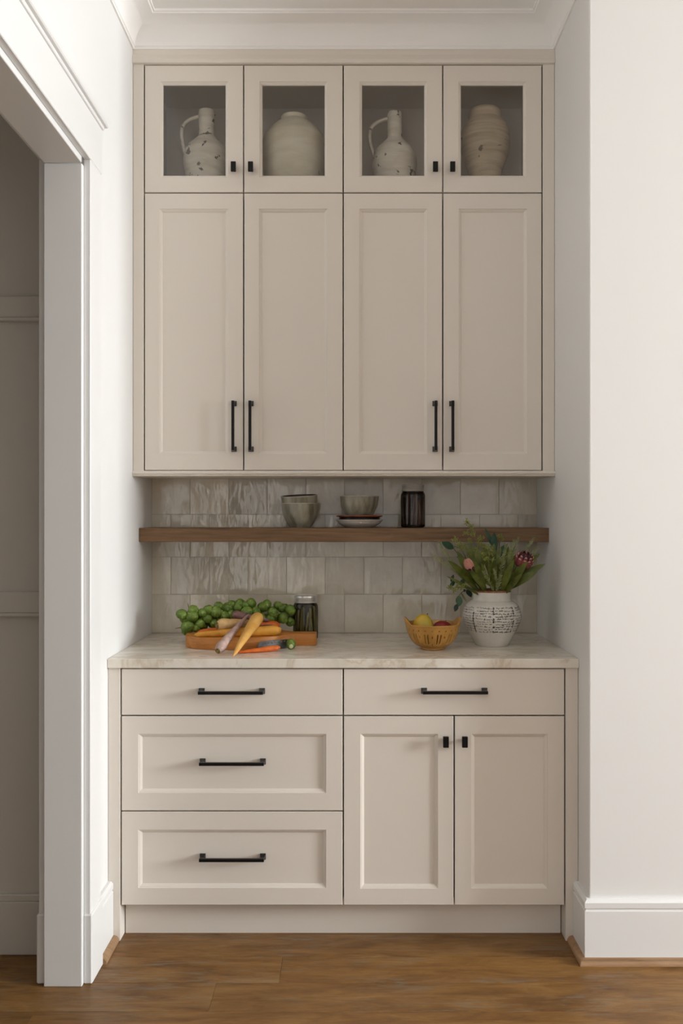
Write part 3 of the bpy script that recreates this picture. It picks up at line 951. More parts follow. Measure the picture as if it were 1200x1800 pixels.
protos = []
for k in range(4):
    o = sprout_mesh(40 + k, 0.0195).build('sprout', M['sprout'], None, (0, 0, 0), 0.9)
    protos.append(o)
stalk_pts = smooth_prof([(-0.600, 3.205, BZ + 0.024), (-0.50, 3.225, BZ + 0.046), (-0.38, 3.250, BZ + 0.062), (-0.28, 3.285, BZ + 0.060), (-0.185, 3.335, BZ + 0.040)], 10)
t = thing('brussels_sprout_stalk', stalk_pts[0], 'long stalk packed with green sprouts lying behind the carrots', 'brussels sprouts')
MB().tube(stalk_pts, 0.015, 12).build('stalk', M['stalk'], t, None, 1.0)
MB().tube([stalk_pts[0], (stalk_pts[0][0] - 0.012, stalk_pts[0][1] - 0.01, stalk_pts[0][2] - 0.01), (stalk_pts[0][0] - 0.03, stalk_pts[0][1] - 0.02, stalk_pts[0][2] - 0.012)], [0.004, 0.0025, 0.001], 6).build('dry_twig', M['stub'], t, None, 1.0)
MB().tube([stalk_pts[2], (stalk_pts[2][0] + 0.004, stalk_pts[2][1] - 0.01, stalk_pts[2][2] + 0.055), (stalk_pts[2][0], stalk_pts[2][1] - 0.012, stalk_pts[2][2] + 0.075)], [0.0028, 0.0022, 0.001], 6).build('dry_twig', M['stub'], t, None, 1.0)
R = random.Random(21)
placed = []
def put_sprout(q, rr, dr):
    placed.append((q, rr))
    s_ = rr / 0.0195
    o = place_copy(protos[len(placed) % 4], 'sprout', t, q - WORLD[t.name], (0, 0, 0), (s_, s_, s_))
    o.rotation_mode = 'QUATERNION'
    o.rotation_quaternion = dr.to_track_quat('Z', 'Y') @ Matrix.Rotation(R.uniform(0, 6.28), 3, 'Z').to_quaternion()

def stalk_at(u):
    fi = u * (len(stalk_pts) - 1)
    i = min(int(fi), len(stalk_pts) - 2)
    return Vector(stalk_pts[i]).lerp(Vector(stalk_pts[i + 1]), fi - i), (Vector(stalk_pts[i + 1]) - Vector(stalk_pts[i])).normalized()

# the sprouts that show most, then the rest around the stalk
for px_, py_, rp in ((319, 1079.5, 9.5), (337, 1082, 11), (340, 1072, 8.5), (330, 1102, 11.5), (351.5, 1096, 8.5), (355, 1077, 8.5), (365.5, 1087, 8), (366, 1072, 8.5), (379, 1076, 10.5), (384.5, 1066, 8.5),
                     (400, 1069, 10), (395, 1083, 8.5), (417, 1067, 9.5), (422, 1061, 8.5), (434, 1076, 10.5), (441, 1060.5, 9), (461, 1067, 9.5), (469, 1063, 8.5), (480, 1077, 9), (488, 1064, 7.5), (496, 1069, 8),
                     (497, 1086, 9.5), (511, 1072, 9.5), (510, 1093, 8.5), (459, 1086, 7.5), (377, 1096, 8), (450, 1074, 8), (408, 1080, 8), (430, 1064, 8), (474, 1088, 8), (407, 1062, 7.5), (345, 1108, 7)):
    best = min((stalk_at(k / 60)[0] for k in range(61)), key=lambda q: abs((q.x * F / q.y + VX) - px_))
    d_ = best.y - (0.012 if py_ < 1072 else 0.034)
    q = P(px_, py_, d_)
    rr = rp * d_ / F * 1.04
    if q.x > -0.56:
        q.z = max(q.z, BZ + rr)
    q.z = max(q.z, CZ + rr)
    put_sprout(q, rr, (q - best).normalized())
tries = 0
while len(placed) < 125 and tries < 9000:
    tries += 1
    u = R.uniform(0.0, 1.0)
    p, ax = stalk_at(u)
    a = ax.cross(Vector((0, 0, 1))).normalized()
    bz = a.cross(ax)
    th = R.uniform(0, 2 * PI)
    dr = a * math.cos(th) + bz * math.sin(th)
    rr = 0.0195 * R.uniform(0.80, 1.10)
    q = p + dr * (0.006 + rr * 0.9)
    ok = all((q - pq).length > (0.84 if tries < 5000 else 0.74) * (rr + pr) for pq, pr in placed)
    on_board = -0.575 < q.x < -0.235
    if q.z - rr < (BZ if on_board else CZ) or q.y + rr > YB - 0.02:
        ok = False
    if q.y < 3.185 and q.z < BZ + 0.05:
        ok = False
    if (Vector((q.x, q.y, 0)) - Vector((X(537, 3.295), 3.295, 0))).length < 0.048 + rr:
        ok = False
    if ok:
        put_sprout(q, rr, dr)
lo = thing('brussels_sprout', (X(511.5, 3.045), 3.045, CZ), 'single loose green sprout lying on the worktop beside the board handle', 'brussels sprouts')
o = place_copy(protos[1], 'leaf_ball', lo, (0, 0, 0.0178), (0.9, 0.5, 0.3), (0.94, 0.94, 0.94))
sb = MB().tube([(X(511.5, 3.045), 3.045 - 0.010, CZ + 0.0135), (X(511.5, 3.045) + 0.002, 3.045 - 0.0195, CZ + 0.011)], [0.0105, 0.0065], 12).build('cut_base', M['sprout_base'], lo, None, 0.9)
for o in protos:
    bpy.data.objects.remove(o)

# perforated metal blade leaning on the board's edge
M['steel'] = paint('dull_grey_steel', (0.16, 0.17, 0.175), 0.38, 0)
M['steel'].node_tree.nodes['Principled BSDF'].inputs['Metallic'].default_value = 0.7
p0, p1 = Vector((X(452, 3.005), 3.005, CZ)), Vector((X(508, 3.072), 3.072, CZ))
nx, nz = 29, 7
zs = [0, 0.006, 0.014, 0.020, 0.0225, 0.0265, 0.030, 0.032]
V, Fc = [], []
nrm = Vector((p1 - p0).normalized()).cross(Vector((0, 0, 1)))
for th in (0.0, 0.0016):
    for k in range(nz + 1):
        for i in range(nx + 1):
            u = i / nx
            e = 0.12
            zz = zs[k]
            cut = 1 - (1 - u / e) ** 2 if u < e else (1 - ((u - 1 + e) / e) ** 2 if u > 1 - e else 1)
            top = 0.032 * (0.55 + 0.45 * max(cut, 0) ** 0.5)
            zz = zz * top / 0.032
            p = p0.lerp(p1, u) - nrm * (-th - zz * 0.12) + Vector((0, 0, zz + 0.0002))
            V.append(p)
n1 = (nx + 1) * (nz + 1)
hole = lambda k, i: k == 4 and 3 <= i <= 25 and i % 3 == 0
for k in range(nz):
    for i in range(nx):
        if hole(k, i):
            continue
        a = k * (nx + 1) + i
        q = (a, a + 1, a + nx + 2, a + nx + 1)
        Fc.append(q)
        Fc.append(tuple(n1 + z for z in q[::-1]))
for k in range(nz):
    for i in (0, nx):
        a = k * (nx + 1) + i
        Fc.append((a, a + nx + 1, n1 + a + nx + 1, n1 + a))
for i in range(nx):
    for k in (0, nz):
        a = k * (nx + 1) + i
        Fc.append((a, a + 1, n1 + a + 1, n1 + a))
tag(MB().add(V, Fc).build('perforated_blade', M['steel'], None, tuple(p0)), 'dark grey metal blade with a row of holes leaning on the board', 'blade')

# ------------------------------------------------------------------ colander bowl with mangoes
M['mustard'] = two_tone('mustard_glaze', (0.40, 0.19, 0.035), (0.55, 0.29, 0.065), (12, 12, 12), 1.0, 0.22)
M['mango_yellow'] = two_tone('yellow_mango', (0.42, 0.36, 0.035), (0.62, 0.34, 0.035), (10, 10, 10), 1.0, 0.4, 0.35, 0.65)
M['mango_red'] = two_tone('red_mango', (0.17, 0.012, 0.014), (0.26, 0.03, 0.02), (10, 10, 10), 1.0, 0.35)
cc = (X(760, 3.060), 3.060, CZ)
prof = [(0.040, 0.0), (0.043, 0.001), (0.043, 0.006), (0.047, 0.008), (0.056, 0.0125), (0.0620, 0.0165), (0.0655, 0.0195), (0.0690, 0.0230), (0.0745, 0.030), (0.0790, 0.037), (0.0825, 0.044), (0.0855, 0.051), (0.0880, 0.058), (0.0897, 0.0635), (0.0910, 0.068), (0.0918, 0.0715), (0.0930, 0.077), (0.0945, 0.083), (0.0965, 0.086), (0.0965, 0.089)]
def ears(r, z, t, k):
    e = max(0.0, abs(math.cos(t)) - 0.80) / 0.20
    lift = max(0.0, (z - 0.068) / 0.021)
    return r + 0.004 * e * lift, z + 0.019 * lift * (e * e * (3 - 2 * e))
NS = 144
def cskip(k, i):
    g = i % 12
    if 6 <= k <= 11 and k >= 7 and g in (2, 5):
        return True
    if k == 14 and i % 6 == 3:
        return True
    if k == 4 and g in (3, 9):
        return True
    if k == 10 and g == 9:
        return True
    if k == 6 and g == 9:
        return True
    return False
co = MB().lathe(prof, cc, NS, ears, True, False, cskip).build('colander_bowl', M['mustard'], None, cc, 0.7)
sm = co.modifiers.new('thickness', 'SOLIDIFY')
sm.thickness = 0.0045
sm.offset = -1
tag(co, 'mustard yellow ceramic colander bowl with slots and two ear handles', 'bowl')

def mango(c, rx, ry, rz, tilt, mat, label):
    mb = MB()
    L = []
    for k in range(1, 18):
        ph = PI * k / 18
        ring = []
        for i in range(28):
            a = 2 * PI * i / 28
            sh = 1 + 0.10 * math.cos(a) * math.sin(ph) * math.cos(ph)
            ring.append((rx * math.sin(ph) ** 0.9 * math.cos(a) * sh, ry * math.sin(ph) ** 0.9 * math.sin(a), -rz * math.cos(ph) * (1 + 0.06 * math.cos(ph))))
        L.append(ring)
    mb.loops(L)
    mb.v = [tuple(Vector(p) + Vector((0, 0, rz))) for p in mb.v]
    t = thing('mango', c, label, 'mango', 'mangoes in the colander bowl')
    o = mb.build('skin', mat, t, (0, 0, 0), 1.2)
    o.location = (0, 0, 0)
    s = MB().tube([(0.016, 0, 1.88 * rz), (0.0165, 0, 1.88 * rz + 0.003), (0.018, 0, 1.88 * rz + 0.005)], [0.0026, 0.002, 0.0016], 8).build('stem', M['stub'], t, (0, 0, 0), 1.0)
    s.location = (0, 0, 0)
    t.rotation_euler = tilt
    return t
mango((cc[0] - 0.034, cc[1] - 0.002, CZ + 0.0125), 0.0365, 0.036, 0.0555, (0.0, 0.02, 0.5), M['mango_yellow'], 'yellow-green mango standing up in the colander bowl')
mango((cc[0] + 0.030, cc[1] + 0.002, CZ + 0.0135), 0.040, 0.040, 0.0425, (0.1, 0.05, 1.0), M['mango_red'], 'dark red mango sunk low in the colander bowl')

# ------------------------------------------------------------------ vase with script
M['vase'] = two_tone('white_crackle_glaze', (0.60, 0.57, 0.51), (0.70, 0.675, 0.62), (9, 9, 9), 1.0, 0.2, 0.3, 0.7, 0.02)
M['rust_rim'] = two_tone('bare_clay_rim', (0.20, 0.085, 0.035), (0.32, 0.15, 0.07), (60, 60, 60), 1.0, 0.8)
M['ink'] = paint('brown_black_ink', (0.020, 0.014, 0.010), 0.5, 0)
vd = 3.150
vc = (X(864, vd), vd, CZ)
vprof = smooth_prof([(0.0575, 0.0), (0.0600, 0.004), (0.0740, 0.030), (0.0925, 0.065), (0.1020, 0.090), (0.1042, 0.106), (0.1010, 0.124), (0.0920, 0.143), (0.0780, 0.156), (0.0695, 0.161), (0.0672, 0.168), (0.0668, 0.180), (0.0675, 0.1905)], 5)
vt = thing('script_vase', vc, 'white ceramic vase printed with lines of dark handwriting, holding flowers', 'vase')
MB().lathe(vprof, vc, 72, None, True, False).build('body', M['vase'], vt, None, 0.9)
MB().lathe([(0.0675, 0.1905), (0.0668, 0.1955), (0.0640, 0.1975), (0.0610, 0.1955), (0.0600, 0.188), (0.0590, 0.165), (0.075, 0.150), (0.090, 0.12), (0.085, 0.07), (0.05, 0.006), (0.002, 0.005)], vc, 72, None, False, True).build('rim', M['rust_rim'], vt, None, 0.9)['label'] = 'bare rust-brown clay rim'

def vase_r(z):
    for (r0, z0), (r1, z1) in zip(vprof, vprof[1:]):
        if z0 <= z <= z1:
            return r0 + (r1 - r0) * (z - z0) / max(z1 - z0, 1e-6)
    return vprof[-1][0]

R = random.Random(8)
ink = MB()
def stroke(pts, w):
    V, Fc = [], []
    for k, (s, z) in enumerate(pts):
        q0, q1 = pts[max(k - 1, 0)], pts[min(k + 1, len(pts) - 1)]
        ds, dz = q1[0] - q0[0], q1[1] - q0[1]
        l = math.hypot(ds, dz) or 1
        ww = w * (0.6 + 0.8 * abs(dz) / l)
        for sg in (-1, 1):
            ss, zz = s - sg * dz / l * ww, z + sg * ds / l * ww
            rr = vase_r(zz) + 0.0005
            a = -PI / 2 + ss / 0.1
            V.append((vc[0] + rr * math.cos(a), vc[1] + rr * math.sin(a), vc[2] + zz))
        if k:
            b_ = 2 * k
            Fc.append((b_ - 2, b_ - 1, b_ + 1, b_))
    ink.add(V, Fc)
for line in range(10):
    z = 0.139 - line * 0.0092
    for col0, col1 in ((-0.168, -0.082), (-0.078, -0.010), (-0.010, 0.068), (0.072, 0.150)):
        s = col0 + R.uniform(0, 0.012)
        bold = 1.0 if col0 > -0.05 else 0.72
        while s < col1 - 0.004:
            wl = R.uniform(0.005, 0.017)
            pts = []
            n = max(8, int(wl / 0.0006))
            ph, amp = R.uniform(0, 6), R.uniform(0.0006, 0.0020)
            fr = R.uniform(1500, 2900)
            for k in range(n + 1):
                u = wl * k / n
                tall = R.random()
                yy = amp * math.sin(fr * u + ph) + (R.choice((0.0036, 0.0028, -0.0032)) if tall < 0.08 else 0) + R.uniform(-0.0004, 0.0004)
                pts.append((s + u + 0.0005 * math.cos(fr * u + ph), z + yy + 0.0013 * math.sin(s * 60 + line * 1.7)))
            stroke(pts, 0.00046 * bold * R.uniform(0.7, 1.3))
            s += wl + R.uniform(0.0012, 0.0055)
for s0 in (-0.082, -0.010, 0.066):                # heavy initials in front of each column
    for line in range(10):
        if R.random() < 0.75:
            z = 0.139 - line * 0.0092
            pts = [(s0 + 0.0028 * math.sin(q * 1.9 + line) + R.uniform(-0.001, 0.001), z + 0.0040 * math.cos(q * 1.1 + line * 2)) for q in range(9)]
            stroke(pts, 0.00062)
o = ink.build('handwriting', M['ink'], vt)
o['label'] = 'rows of dark illegible handwriting'

# ------------------------------------------------------------------ flowers and foliage in the vase
def leaf_mat(name, c0, c1, rough=0.45):
    m, nt, b = new_mat(name)
    f = noise(nt, coords(nt, (30, 30, 30), True), 1.0, 3)
    r = ramp(nt, f, [(0.35, c0), (0.7, c1)])
    nt.links.new(r.outputs[0], b.inputs['Base Color'])
    b.inputs['Roughness'].default_value = rough
    b.inputs['Specular IOR Level'].default_value = 0.35
    return m

M['leaf'] = leaf_mat('olive_leaf', (0.062, 0.080, 0.012), (0.15, 0.175, 0.030))
M['euc'] = leaf_mat('blue_green_leaf', (0.018, 0.052, 0.026), (0.045, 0.105, 0.055), 0.55)
M['dark_leaf'] = leaf_mat('black_green_leaf', (0.006, 0.016, 0.010), (0.014, 0.032, 0.018), 0.4)
M['seed'] = leaf_mat('yellow_green_seed', (0.16, 0.185, 0.035), (0.30, 0.31, 0.075), 0.5)
M['needle'] = leaf_mat('sage_needle', (0.17, 0.20, 0.075), (0.34, 0.36, 0.17), 0.6)
M['twig'] = leaf_mat('green_twig', (0.07, 0.075, 0.025), (0.14, 0.13, 0.05), 0.6)
M['bract'] = leaf_mat('dusky_red_bract', (0.15, 0.022, 0.026), (0.33, 0.085, 0.080), 0.55)
M['bract_tip'] = leaf_mat('pale_pink_bract_tip', (0.50, 0.28, 0.25), (0.66, 0.44, 0.39), 0.6)
M['bud_pink'] = leaf_mat('pink_bud_bract', (0.40, 0.16, 0.125), (0.58, 0.30, 0.24), 0.55)
M['wine'] = leaf_mat('dark_wine_bract', (0.045, 0.010, 0.014), (0.10, 0.022, 0.028), 0.5)

def blade(mb, p0, p1, w, face=(0, -1, 0.35), arch=0.0, fold=0.18, n=9, shape=1.0, th=0.0005):
    p0, p1 = Vector(p0), Vector(p1)
    ax = p1 - p0
    ln = ax.length
    ax.normalize()
    fc = Vector(face)
    side = ax.cross(fc).normalized()
    up = side.cross(ax).normalized()
    rows = [[], []]
    for k in range(n + 1):
        u = k / n
        ww = w * max(0.04, (math.sin(PI * min(1, u ** shape * 0.97 + 0.03))) ** 0.75)
        c = p0 + ax * (ln * u) + up * (arch * ln * 4 * u * (1 - u))
        for q, off in enumerate((th, -th)):
            rows[q].append([c - side * ww + up * (fold * ww + off), c + up * off, c + side * ww + up * (fold * ww + off)])
    for q in (0, 1):
        mb.loops(rows[q], False, False, False, False)
    b = len(mb.v) - 6 * (n + 1)
    m = 3 * (n + 1)
    for k in range(n):
        for e in (0, 2):
            mb.f.append((b + 3 * k + e, b + 3 * k + 3 + e, b + m + 3 * k + 3 + e, b + m + 3 * k + e))
    return mb

VT = vc[2] + 0.197                          # mouth of the vase
def mouth(dx, dy, dz=-0.03):
    return Vector((vc[0] + dx, vc[1] + dy, VT + dz))

def arc(p0, p1, bow, n=8):
    p0, p1, bow = Vector(p0), Vector(p1), Vector(bow)
    return [p0.lerp(p1, k / n) + bow * (4 * (k / n) * (1 - k / n)) for k in range(n + 1)]

RF = random.Random(77)

# leafy protea branches: each branch a thing, each leaf a part
def leafy_branch(label, foot, tip, leaves, w, mat, group):
    t = thing('leafy_branch', tuple(foot), label, 'foliage', group)
    path = arc(foot, tip, (0, 0, 0.01))
    MB().tube(path, [0.0028 - 0.0016 * k / 8 for k in range(9)], 6).build('stem', M['twig'], t, None, 1.0)
    for (u, px, py, d, ww) in leaves:
        base = path[int(u * 8)]
        face = (RF.uniform(-0.4, 0.4), -1, RF.uniform(0.1, 0.8))
        blade(MB(), base, P(px, py, d), ww * 1.12, face, RF.uniform(0.02, 0.07), RF.uniform(0.1, 0.30), 10, 1.45).build('leaf', mat, t, None, 1.2)
    return t

LG = 'leafy branches in the script vase'
leafy_branch('branch of long olive leaves reaching far left over the vase rim', mouth(-0.030, -0.02), P(800, 995, 3.10), [
    (0.25, 787, 985, 3.06, 0.0105), (0.1, 785, 1013, 3.06, 0.0060), (0.35, 806, 998, 3.08, 0.0110), (0.45, 800, 1003, 3.14, 0.0095), (0.5, 803, 968, 3.12, 0.0100),
    (0.15, 812, 1012, 3.05, 0.0090), (0.3, 795, 990, 3.16, 0.0090)], 0.01, M['leaf'], LG)
leafy_branch('branch of long olive leaves leaning left beside the pink bud', mouth(-0.015, -0.03), P(822, 972, 3.08), [
    (0.3, 818, 962, 3.08, 0.0110), (0.1, 811, 990, 3.05, 0.0110), (0.4, 826, 955, 3.12, 0.0100), (0.2, 832, 985, 3.04, 0.0105), (0.5, 838, 962, 3.10, 0.0100), (0.3, 845, 990, 3.06, 0.0095), (0.2, 823, 1000, 3.03, 0.0095)], 0.01, M['leaf'], LG)
leafy_branch('upright branch of olive leaves in the middle of the bouquet', mouth(0.005, -0.01), P(860, 965, 3.13), [
    (0.3, 850, 955, 3.10, 0.0095), (0.2, 858, 985, 3.06, 0.0095), (0.4, 868, 955, 3.14, 0.0110), (0.1, 872, 992, 3.06, 0.0090), (0.5, 880, 962, 3.14, 0.0100), (0.3, 846, 972, 3.09, 0.0095), (0.3, 885, 975, 3.10, 0.0090)], 0.01, M['leaf'], LG)
leafy_branch('branch of broad olive leaves leaning right under the red protea', mouth(0.025, -0.025), P(915, 985, 3.09), [
    (0.15, 946, 1002, 3.06, 0.0125), (0.3, 958, 991, 3.10, 0.0120), (0.2, 927, 988, 3.05, 0.0135), (0.45, 949, 973, 3.14, 0.0120), (0.1, 903, 983, 3.04, 0.0110), (0.4, 936, 988, 3.11, 0.0120), (0.3, 912, 968, 3.12, 0.0115), (0.1, 918, 1008, 3.05, 0.0105), (0.5, 898, 965, 3.15, 0.0105)], 0.012, M['leaf'], LG)
leafy_branch('sparse branch of dark olive leaves behind the red protea', mouth(0.02, 0.02), P(905, 960, 3.20), [
    (0.4, 893, 960, 3.18, 0.0100), (0.5, 912, 975, 3.20, 0.0105), (0.3, 881, 985, 3.17, 0.0100), (0.3, 925, 1000, 3.20, 0.0100), (0.2, 868, 980, 3.19, 0.0110), (0.3, 850, 975, 3.20, 0.0110)], 0.01, M['leaf'], LG)

leafy_branch('branch of olive leaves filling the back left of the bouquet', mouth(-0.02, 0.025), P(820, 975, 3.19), [
    (0.3, 808, 975, 3.18, 0.0105), (0.4, 828, 968, 3.19, 0.0105), (0.2, 818, 995, 3.18, 0.0100), (0.3, 838, 985, 3.18, 0.0105), (0.1, 800, 1005, 3.17, 0.0095), (0.3, 848, 965, 3.19, 0.0100)], 0.01, M['leaf'], LG)
leafy_branch('branch of short olive leaves low in front of the vase mouth', mouth(0.008, -0.030, 0.004), P(870, 1000, 3.09), [
    (0.1, 897, 996, 3.075, 0.0095), (0.3, 862, 992, 3.075, 0.0085), (0.1, 905, 1004, 3.075, 0.0085), (0.1, 838, 1000, 3.075, 0.0090), (0.1, 830, 1006, 3.075, 0.0075), (0.3, 882, 985, 3.085, 0.0090)], 0.01, M['leaf'], LG)

# eucalyptus: rounder blue-green leaves on hanging and standing stems
def euc_branch(label, path, leaves):
    t = thing('eucalyptus_branch', tuple(path[0]), label, 'foliage', 'eucalyptus branches in the script vase')
    MB().tube(path, 0.0014, 6).build('stem', M['twig'], t, None, 1.0)
    for (i, px, py, d, ww, mt) in leaves:
        blade(MB(), path[i], P(px, py, d), ww, (RF.uniform(-0.3, 0.3), -1, RF.uniform(-0.2, 0.4)), 0.03, 0.12, 9, 1.0).build('leaf', M[mt], t, None, 1.2)
    return t

pth = arc(mouth(-0.045, -0.03, -0.005), P(803, 1062, 3.02), (-0.02, -0.01, 0.025))
euc_branch('eucalyptus sprig hanging down over the left side of the vase', pth, [
    (6, 806, 1066, 3.02, 0.0125, 'euc'), (8, 799, 1075, 3.01, 0.0080, 'dark_leaf'), (3, 828, 1050, 3.04, 0.0100, 'dark_leaf'), (4, 818, 1037, 3.05, 0.0055, 'dark_leaf'), (5, 820, 1058, 3.02, 0.0035, 'twig')])
pth = arc(mouth(-0.04, -0.01), P(792, 1022, 3.08), (0, 0, 0.015))
euc_branch('short eucalyptus sprig with dark leaves left of the vase neck', pth, [
    (5, 814, 1018, 3.07, 0.0085, 'euc'), (7, 790, 1030, 3.07, 0.0075, 'euc'), (8, 797, 1010, 3.08, 0.0060, 'dark_leaf')])
pth = arc(mouth(-0.02, 0.02), P(797, 964, 3.18), (-0.01, 0, 0.02))
euc_branch('eucalyptus stem ending in one broad leaf at upper left', pth, [(8, 776, 953, 3.17, 0.0130, 'euc'), (6, 806, 975, 3.17, 0.0100, 'euc')])
pth = arc(mouth(0.005, 0.02), P(868, 965, 3.19), (0, 0, 0.0))
euc_branch('upright eucalyptus stem with broad leaves behind the centre', pth, [(7, 868, 936, 3.19, 0.0135, 'euc'), (8, 852, 928, 3.20, 0.0080, 'euc'), (6, 892, 955, 3.19, 0.0120, 'euc')])

# seeded eucalyptus: stems with clusters of tiny yellow-green buds
def seeded(label, foot, tip, clusters, seed):
    R = random.Random(seed)
    t = thing('seeded_branch', tuple(foot), label, 'foliage', 'seeded branches in the script vase')
    path = arc(foot, tip, (0, 0, 0.008))
    MB().tube(path, [0.0020 - 0.0010 * k / 8 for k in range(9)], 6).build('stem', M['twig'], t, None, 1.0)
    for (px, py, d, rad, cnt) in clusters:
        c = P(px, py, d)
        near = min(path, key=lambda q: (q - c).length + (0.02 if q.z > c.z else 0))
        mb = MB()
        mb.tube([near, near.lerp(c, 0.6) + Vector((0, 0, -0.002)), c], 0.0007, 5)
        for k in range(int(cnt * 1.5)):
            dr = Vector((R.gauss(0, 1), R.gauss(0, 1), R.gauss(0, 1) + 0.5)).normalized()
            q = c + dr * rad * R.uniform(0.35, 1.0)
            mb.tube([c, q], 0.0004, 3, False)
            r = R.uniform(0.0013, 0.0021)
            mb.ball(q, r, r, r * 1.25, 6, 4)
        o = mb.build('seed_cluster', M['seed'], t, None, 1.2)
        o['kind'] = 'stuff'
    return t

seeded('tallest seeded sprig, rising in front of the shelf', mouth(-0.012, 0.0), P(826, 925, 3.12), [
    (820, 919, 3.12, 0.015, 22), (827, 928, 3.11, 0.015, 22), (819, 938, 3.12, 0.014, 18), (831, 939, 3.12, 0.012, 16), (825, 952, 3.12, 0.014, 18), (818, 960, 3.11, 0.012, 14)], 1)
seeded('seeded sprig fanning out left of the tallest one', mouth(-0.02, 0.01), P(800, 948, 3.14), [
    (799, 948, 3.14, 0.014, 22), (808, 957, 3.13, 0.014, 20), (812, 966, 3.13, 0.012, 14), (803, 960, 3.15, 0.012, 12)], 2)
seeded('seeded sprig standing upright in the middle, below the shelf edge', mouth(0.0, -0.01), P(845, 945, 3.09), [
    (845, 946, 3.09, 0.015, 26), (842, 957, 3.09, 0.013, 18), (850, 963, 3.09, 0.012, 14), (836, 965, 3.10, 0.012, 12)], 3)
seeded('yellowish seeded sprig at the centre of the bouquet', mouth(0.005, -0.02), P(860, 965, 3.06), [
    (858, 962, 3.06, 0.015, 22), (861, 973, 3.06, 0.015, 22), (855, 983, 3.06, 0.013, 16), (865, 985, 3.06, 0.012, 14), (850, 975, 3.07, 0.012, 14)], 4)
seeded('small seeded sprig against the shelf right of centre', mouth(0.012, 0.02), P(879, 943, 3.17), [
    (878, 943, 3.17, 0.012, 18), (882, 949, 3.17, 0.010, 12)], 5)
seeded('seeded sprig drooping at the left beside the vase neck', mouth(-0.045, -0.03, -0.005), P(796, 1034, 3.04), [
    (791, 1034, 3.04, 0.013, 22), (799, 1038, 3.04, 0.013, 20), (811, 1033, 3.04, 0.013, 20), (818, 1028, 3.05, 0.011, 12), (804, 1030, 3.05, 0.010, 12)], 6)

# feathery sprigs: a stem lined with short needles
def feathery(label, foot, tip, bow, from_u, nl, seed, dens=24):
    R = random.Random(seed)
    t = thing('feathery_sprig', tuple(foot), label, 'foliage', 'feathery sprigs in the script vase')
    path = arc(foot, tip, bow, 14)
    MB().tube(path, [0.0013 - 0.0007 * k / 14 for k in range(15)], 5).build('stem', M['needle'], t, None, 1.0)
    mb = MB()
    for k in range(dens):
        u = from_u + (1 - from_u) * k / (dens - 1)
        fi = u * 14
        i = min(int(fi), 13)
        p = path[i].lerp(path[i + 1], fi - i)
        ax = (path[i + 1] - path[i]).normalized()
        for sg in (-1, 1):
            side = ax.cross(Vector((R.uniform(-0.7, 0.7), -1, R.uniform(-0.5, 0.5)))).normalized() * sg
            ln = nl * (0.55 + 0.45 * math.sin(PI * min(1, (u - from_u) / (1 - from_u) * 0.9 + 0.1))) * R.uniform(0.7, 1.15)
            blade(mb, p, p + (ax * 0.70 + side * 0.70).normalized() * ln * 1.1, 0.0013, (0, -1, 0.2), 0.0, 0.1, 3, 1.0, 0.0002)
    o = mb.build('needles', M['needle'], t)
    o['kind'] = 'stuff'
    return t

feathery('feathery sage sprig pointing furthest left above the tiles', mouth(-0.04, -0.02), P(762, 977, 3.08), (0, 0, 0.012), 0.5, 0.011, 1)
feathery('feathery sage sprig curving up to the left', mouth(-0.035, 0.0), P(772, 953, 3.12), (-0.015, 0, 0.004), 0.35, 0.011, 2, 28)
feathery('feathery sprig rising right of the centre', mouth(0.012, -0.03), P(889, 957, 3.06), (0, 0, 0.004), 0.15, 0.013, 3, 30)
feathery('feathery sprig reaching up right before the shelf end', mouth(0.03, 0.01), P(937, 946, 3.14), (0, 0, 0.006), 0.45, 0.013, 4)
feathery('feathery sprig just left of the one at the shelf end', mouth(0.025, 0.01), P(911, 945, 3.15), (0, 0, 0.004), 0.4, 0.012, 5)
feathery('thin feathery sprig in front of the shelf right of the seeds', mouth(0.02, 0.0), P(903, 950, 3.12), (-0.004, 0, 0.0), 0.45, 0.012, 6)
feathery('feathery tip poking out right above the red protea', mouth(0.035, 0.015), P(945, 962, 3.17), (0, 0, 0.004), 0.5, 0.011, 7)
feathery('short feathery sprig low at the front of the vase mouth', mouth(0.000, -0.055, -0.004), P(850, 1005, 3.02), (0, -0.004, 0), 0.1, 0.013, 8, 14)
feathery('short feathery sprig leaning right at the front of the vase mouth', mouth(0.005, -0.055, -0.004), P(880, 1012, 3.02), (0, -0.004, 0), 0.1, 0.014, 9, 14)
feathery('pale feathery sprig between the two middle leaves', mouth(0.012, -0.045, -0.004), P(868, 1000, 3.04), (0.003, 0, 0), 0.2, 0.010, 10, 16)

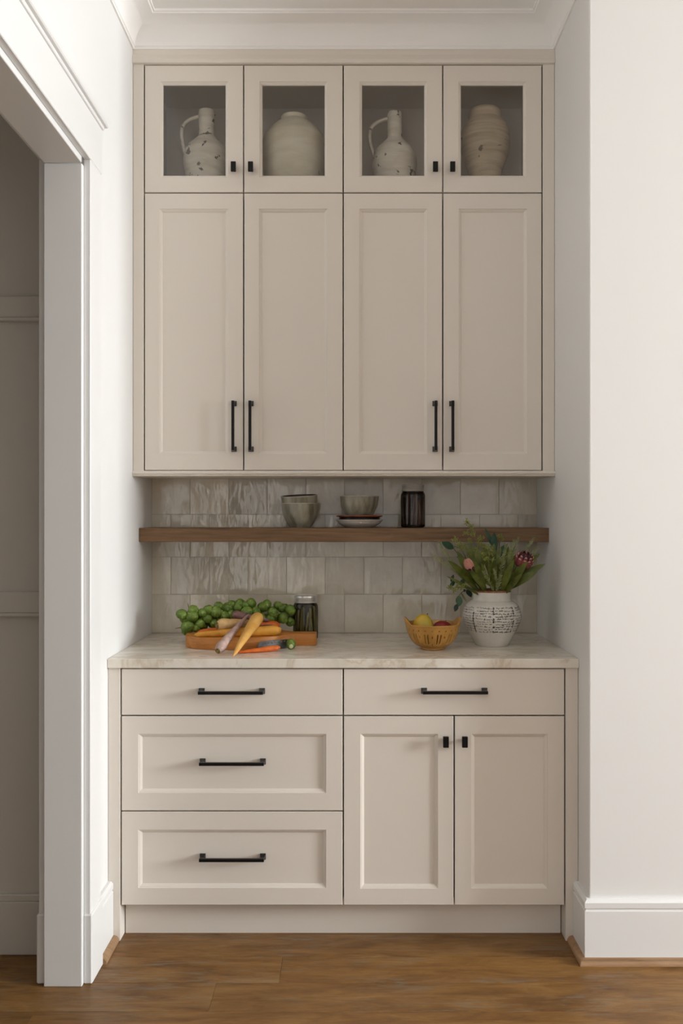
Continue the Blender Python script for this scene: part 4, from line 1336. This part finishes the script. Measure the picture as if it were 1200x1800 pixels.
# proteas
def protea(label, foot, c, axis, r, h, rows, mats, seed, name, cat='flower'):
    R = random.Random(seed)
    t = thing(name, tuple(foot), label, cat, 'proteas in the script vase')
    ax = Vector(axis).normalized()
    rot = ax.to_track_quat('Z', 'Y')
    MB().tube(arc(foot, c, (0, 0, 0.005)), 0.0034, 8).build('stem', M['twig'], t, None, 1.0)
    hd = MB()
    L = []
    for u in [k / 8 for k in range(9)]:
        rr = r * (0.30 + 0.66 * math.sin(PI * min(1, u * 0.62 + 0.08))) * (1 - 0.5 * max(0, u - 0.72) / 0.28)
        L.append([Vector(c) + rot @ Vector((rr * math.cos(2 * PI * i / 16), rr * math.sin(2 * PI * i / 16), h * u * 0.92)) for i in range(16)])
    hd.loops(L)
    head = hd.build('flower_head', mats['head'], t, None, 1.2)
    for q, (z0, z1, rr0, rr1, cnt, ww, mt) in enumerate(rows):
        for k in range(cnt):
            a = 2 * PI * (k + 0.5 * (q % 2)) / cnt + R.uniform(-0.08, 0.08)
            d = Vector((math.cos(a), math.sin(a), 0))
            p0 = Vector(c) + rot @ (d * r * rr0 + Vector((0, 0, h * z0)))
            p1 = Vector(c) + rot @ (d * r * rr1 + Vector((0, 0, h * z1)))
            mb = blade(MB(), p0, p1, r * ww, tuple(rot @ d), 0.16, -0.28, 8, 0.75, 0.0007)
            mb.build('bract', mats[mt], head, None, 1.2)
            if mt == 'bract':
                off = (rot @ d) * 0.0013
                blade(MB(), p0.lerp(p1, 0.62) + off, p0.lerp(p1, 1.01) + off, r * ww * 0.55, tuple(rot @ d), 0.10, -0.28, 6, 1.3, 0.0006).build('bract_tip', mats['tip'], head, None, 1.2)
    return t

pm = {'head': M['wine'], 'bract': M['bract'], 'tip': M['bract_tip'], 'bud': M['bud_pink'], 'wine': M['wine']}
protea('open dusky red protea with pale bract tips at the right', mouth(0.03, 0.0), P(917, 995, 3.10), (0.22, -0.42, 0.88), 0.030, 0.050, [
    (0.0, 0.52, 0.70, 1.02, 9, 0.36, 'bract'), (0.12, 0.76, 0.78, 1.02, 10, 0.32, 'bract'), (0.32, 0.98, 0.80, 0.88, 9, 0.30, 'bract'), (0.5, 1.08, 0.60, 0.50, 7, 0.26, 'wine')], pm, 5, 'protea_flower')
protea('closed pale pink protea bud among the left leaves', mouth(-0.02, -0.02), P(828, 1002, 3.04), (-0.42, -0.25, 0.86), 0.0145, 0.046, [
    (0.0, 0.42, 0.62, 1.0, 7, 0.42, 'wine'), (0.05, 0.98, 0.80, 0.50, 7, 0.52, 'bud')], {**pm, 'head': M['bud_pink']}, 6, 'protea_bud')
